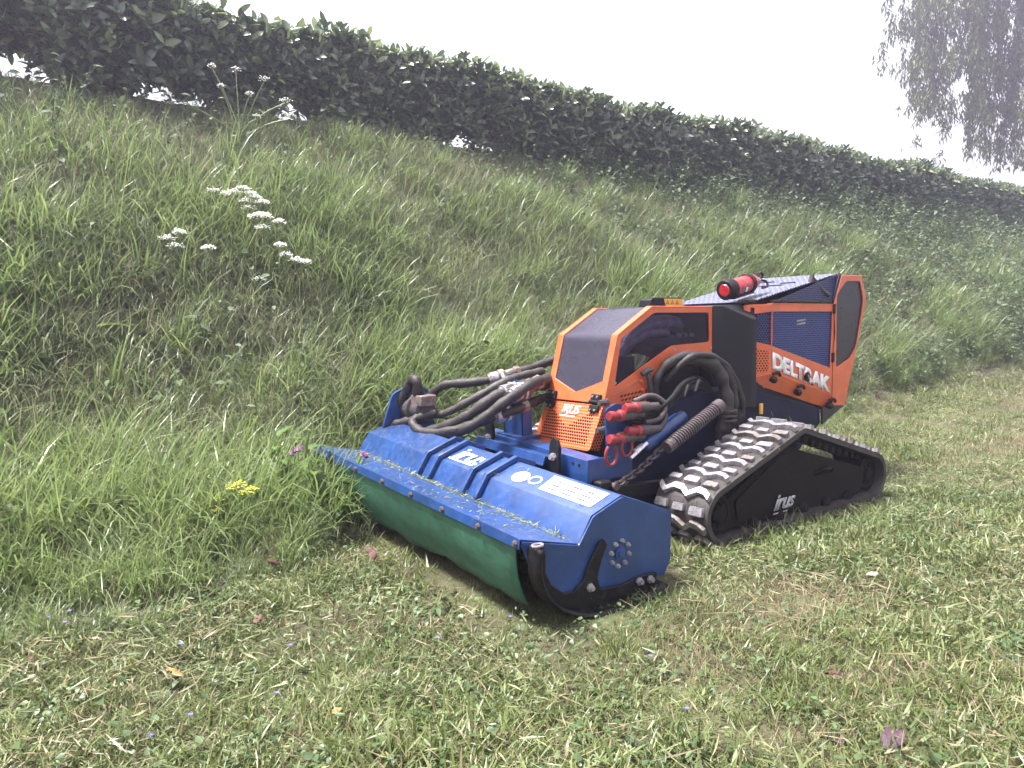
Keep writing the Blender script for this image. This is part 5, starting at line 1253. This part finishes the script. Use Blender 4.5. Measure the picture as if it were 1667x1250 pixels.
comfrey((.30, -.36), 'shorter comfrey with one purple cluster hanging over the deck lip', [(.24, -.40, .33), (.17, -.41, .35)], 7, .32, 9)

def rosette(name, base, label, n, L, ar, mat, H, cat, seed, shape='lance', up=(.5, 1.2), group=None):
    rng = np.random.default_rng(seed); b = Vector((base[0], base[1], tz(*base))); t = empty(name, tuple(b), label, cat, group)
    MB().tube([tuple(b - Vector((0, 0, .02))), tuple(b + Vector((.01, .01, H)))], .004, 6).build('stem', 'stem', t)
    for k in range(n):
        a = k * 2.4 + rng.normal(0, .3); z = H * (k + .5) / n
        add_leaf(t, tuple(b + Vector((0, 0, z))), a, -rng.uniform(*up), rng.uniform(*L), ar, mat, rng.uniform(.2, .9), shape, tone=rng.uniform(.2, .95), roll=rng.normal(0, .3))
    return t
rosette('dock_plant', (-.99, -1.33), 'broad upright dock leaves in the grass above the hoses', 10, (.12, .22), .26, 'dock', .16, 'plant', 3, up=(.7, 1.35))
rosette('dock_plant', (.79, -1.48), 'single large bright dock leaf plant in the grass left of centre', 5, (.14, .24), .33, 'dock', .20, 'plant', 5, up=(.2, .8))
rosette('dock_plant', (1.13, -1.34), 'dull blue-green broad leaves at the left edge of the bank', 5, (.10, .17), .5, 'nettle', .20, 'plant', 6, up=(.2, .9))
rosette('dock_plant', (-1.04, -1.93), 'pale dock leaves on the bare patch in the middle of the bank', 7, (.10, .2), .28, 'dock', .12, 'plant', 7, up=(.2, .9))
rosette('dock_plant', (-1.75, -1.55), 'broad green dock leaves behind the orange hood', 8, (.09, .16), .3, 'dock', .15, 'plant', 8, up=(.5, 1.2))
rosette('lime_leaf_weed', (.76, -2.24), 'weed with lime yellow leaves high on the left of the bank', 7, (.06, .09), .75, 'limeleaf', .22, 'weed', 11, 'heart', (-.2, .5))
rosette('lime_leaf_weed', (-1.66, -2.22), 'weed with lime yellow leaves above the middle of the bank', 6, (.05, .08), .7, 'limeleaf', .18, 'weed', 12, 'heart', (-.2, .5))
rosette('lime_leaf_weed', (-.78, -2.14), 'small weed with yellow-green leaves left of the bare patch', 5, (.05, .08), .7, 'limeleaf', .16, 'weed', 13, 'heart', (-.2, .5))
rosette('lime_leaf_weed', (.80, -1.10), 'low weed with two bright leaves beside the yellow flowers', 4, (.05, .07), .6, 'limeleaf', .16, 'weed', 14, 'heart', (-.3, .3))

def nettle(base, label, H, k, seed):
    rng = np.random.default_rng(seed); b = Vector((base[0], base[1], tz(*base))); t = empty('nettle_plant', tuple(b), label, 'nettle', 'nettles under the hedge')
    for s in range(k):
        o = b + Vector((rng.normal(0, .10), rng.normal(0, .04), 0)); h = H * rng.uniform(.65, 1.1); lx, ly = rng.normal(0, .05, 2)
        MB().tube([tuple(o - Vector((0, 0, .05))), tuple(o + Vector((lx * .4, ly * .4, h * .5))), tuple(o + Vector((lx, ly, h)))], .003, 5).build('stem', 'stem', t)
        for j in range(8):
            q = (j + 1.5) / 9
            for sd in (0, math.pi):
                add_leaf(t, tuple(o + Vector((lx * q, ly * q, h * q))), j * 1.57 + sd + rng.normal(0, .2), -rng.uniform(-.1, .4), rng.uniform(.06, .10) * (1.15 - .6 * q), .6, 'nettle', .7, 'heart', tone=rng.uniform(.4, 1))
nettle((-3.55, -2.98), 'leafy nettle clump standing at the gap under the middle of the hedge', .42, 4, 31)
nettle((-4.05, -2.97), 'nettle clump just right of the gap under the hedge', .34, 4, 32)
nettle((-4.85, -2.98), 'low nettles further along under the hedge past the gap', .30, 4, 33)
nettle((-8.6, -2.98), 'tall nettles against the hedge above the mower rear', .48, 5, 34)
nettle((-9.6, -2.95), 'nettles between the tall ones and the hedge end', .42, 5, 35)
nettle((-12.4, -2.9), 'nettle clump at the far right end of the hedge', .5, 6, 36)

def fallen_leaf(x, y, label, mat, L, ar, seed, lift=.03, cat='leaf'):
    rng = np.random.default_rng(seed); z = tz(x, y) + lift
    v, f = leaf_shape(L, L * ar, 6, rng.uniform(.1, .5), rng.uniform(-.8, .8), 'oval'); v += rng.normal(0, L * .055, v.shape)
    o = bpy.data.objects.new('fallen_leaf', mesh_np('fallen_leaf', xform(v, (x, y, z), rng.uniform(0, 6.28), rng.normal(0, .12), rng.normal(0, .2)), f, None, mat)); link(o)
    md = o.modifiers.new('solid', 'SOLIDIFY'); md.thickness = .0008
    tag(o, label, cat, 'fallen leaves')
fallen_leaf(.36, .01, 'crumpled reddish dead leaf just in front of the green flap', 'redleaf', .07, .5, 1, .06)
fallen_leaf(.65, -.06, 'reddish dead leaf caught at the edge of the standing grass', 'redleaf', .05, .7, 2, .06)
fallen_leaf(1.07, .47, 'yellow and brown dead leaf on the mown grass at lower left', 'orangeleaf', .05, .5, 3, .035)
fallen_leaf(1.19, .19, 'pale curled leaf on the mown grass at the left edge', 'tanleaf', .04, .4, 4, .04)
fallen_leaf(.06, 1.53, 'left of the two dark purple leaves at the bottom right', 'purpleleaf', .05, .75, 5, .018)
fallen_leaf(.02, 1.59, 'right and larger of the two dark purple leaves at the bottom right', 'purpleleaf', .06, .8, 6, .02)
fallen_leaf(1.36, .15, 'reddish brown leaf at the far left of the mown strip', 'redleaf', .05, .4, 7, .035)
fallen_leaf(.81, .26, 'small reddish leaf in the mown grass left of the deck', 'redleaf', .035, .6, 8, .035)
fallen_leaf(-.12, 1.39, 'small red-brown leaf in the grass at lower right', 'redleaf', .03, .6, 9, .04)
fallen_leaf(-.82, 1.13, 'tan dead leaf in the mown grass right of the track', 'tanleaf', .05, .5, 10, .04)
fallen_leaf(.83, .81, 'orange-brown leaf scrap near the bottom edge', 'orangeleaf', .025, .8, 11, .035)

def speedwell(x, y):
    z = tz(x, y) + .05; mb = MB()
    for k in range(4):
        a = k * 1.571 + x * 9; c = (x + .003 * math.cos(a), y + .003 * math.sin(a), z)
        mb.add([(x, y, z), (c[0] - .003 * math.sin(a), c[1] + .003 * math.cos(a), z + .001), (x + .007 * math.cos(a), y + .007 * math.sin(a), z + .0015), (c[0] + .003 * math.sin(a), c[1] - .003 * math.cos(a), z + .001)], [(0, 1, 2, 3)])
    t = empty('speedwell_flower', (x, y, z - .05), 'tiny violet-blue flower low in the grass', 'flower', 'tiny violet-blue flowers in the grass')
    p = mb.build('petals', 'blueflower', t, smooth=None); md = p.modifiers.new('solid', 'SOLIDIFY'); md.thickness = .0006
    MB().tube([(x, y, z - .05), (x + .002, y, z - .001)], .0009, 4).build('stem', 'stem', t)
for (x, y) in ((1.31, -.13), (1.29, 0), (1.24, -.01), (1.21, -.09), (1.13, -.14), (1.37, -.31), (1.05, .37), (.83, .52), (1.11, .70), (1.19, .72), (.50, .68), (.28, .70), (.94, .73), (1.19, -.23), (.16, 1.10), (.27, 1.30), (1.34, -.20), (1.26, .06)): speedwell(x, y)
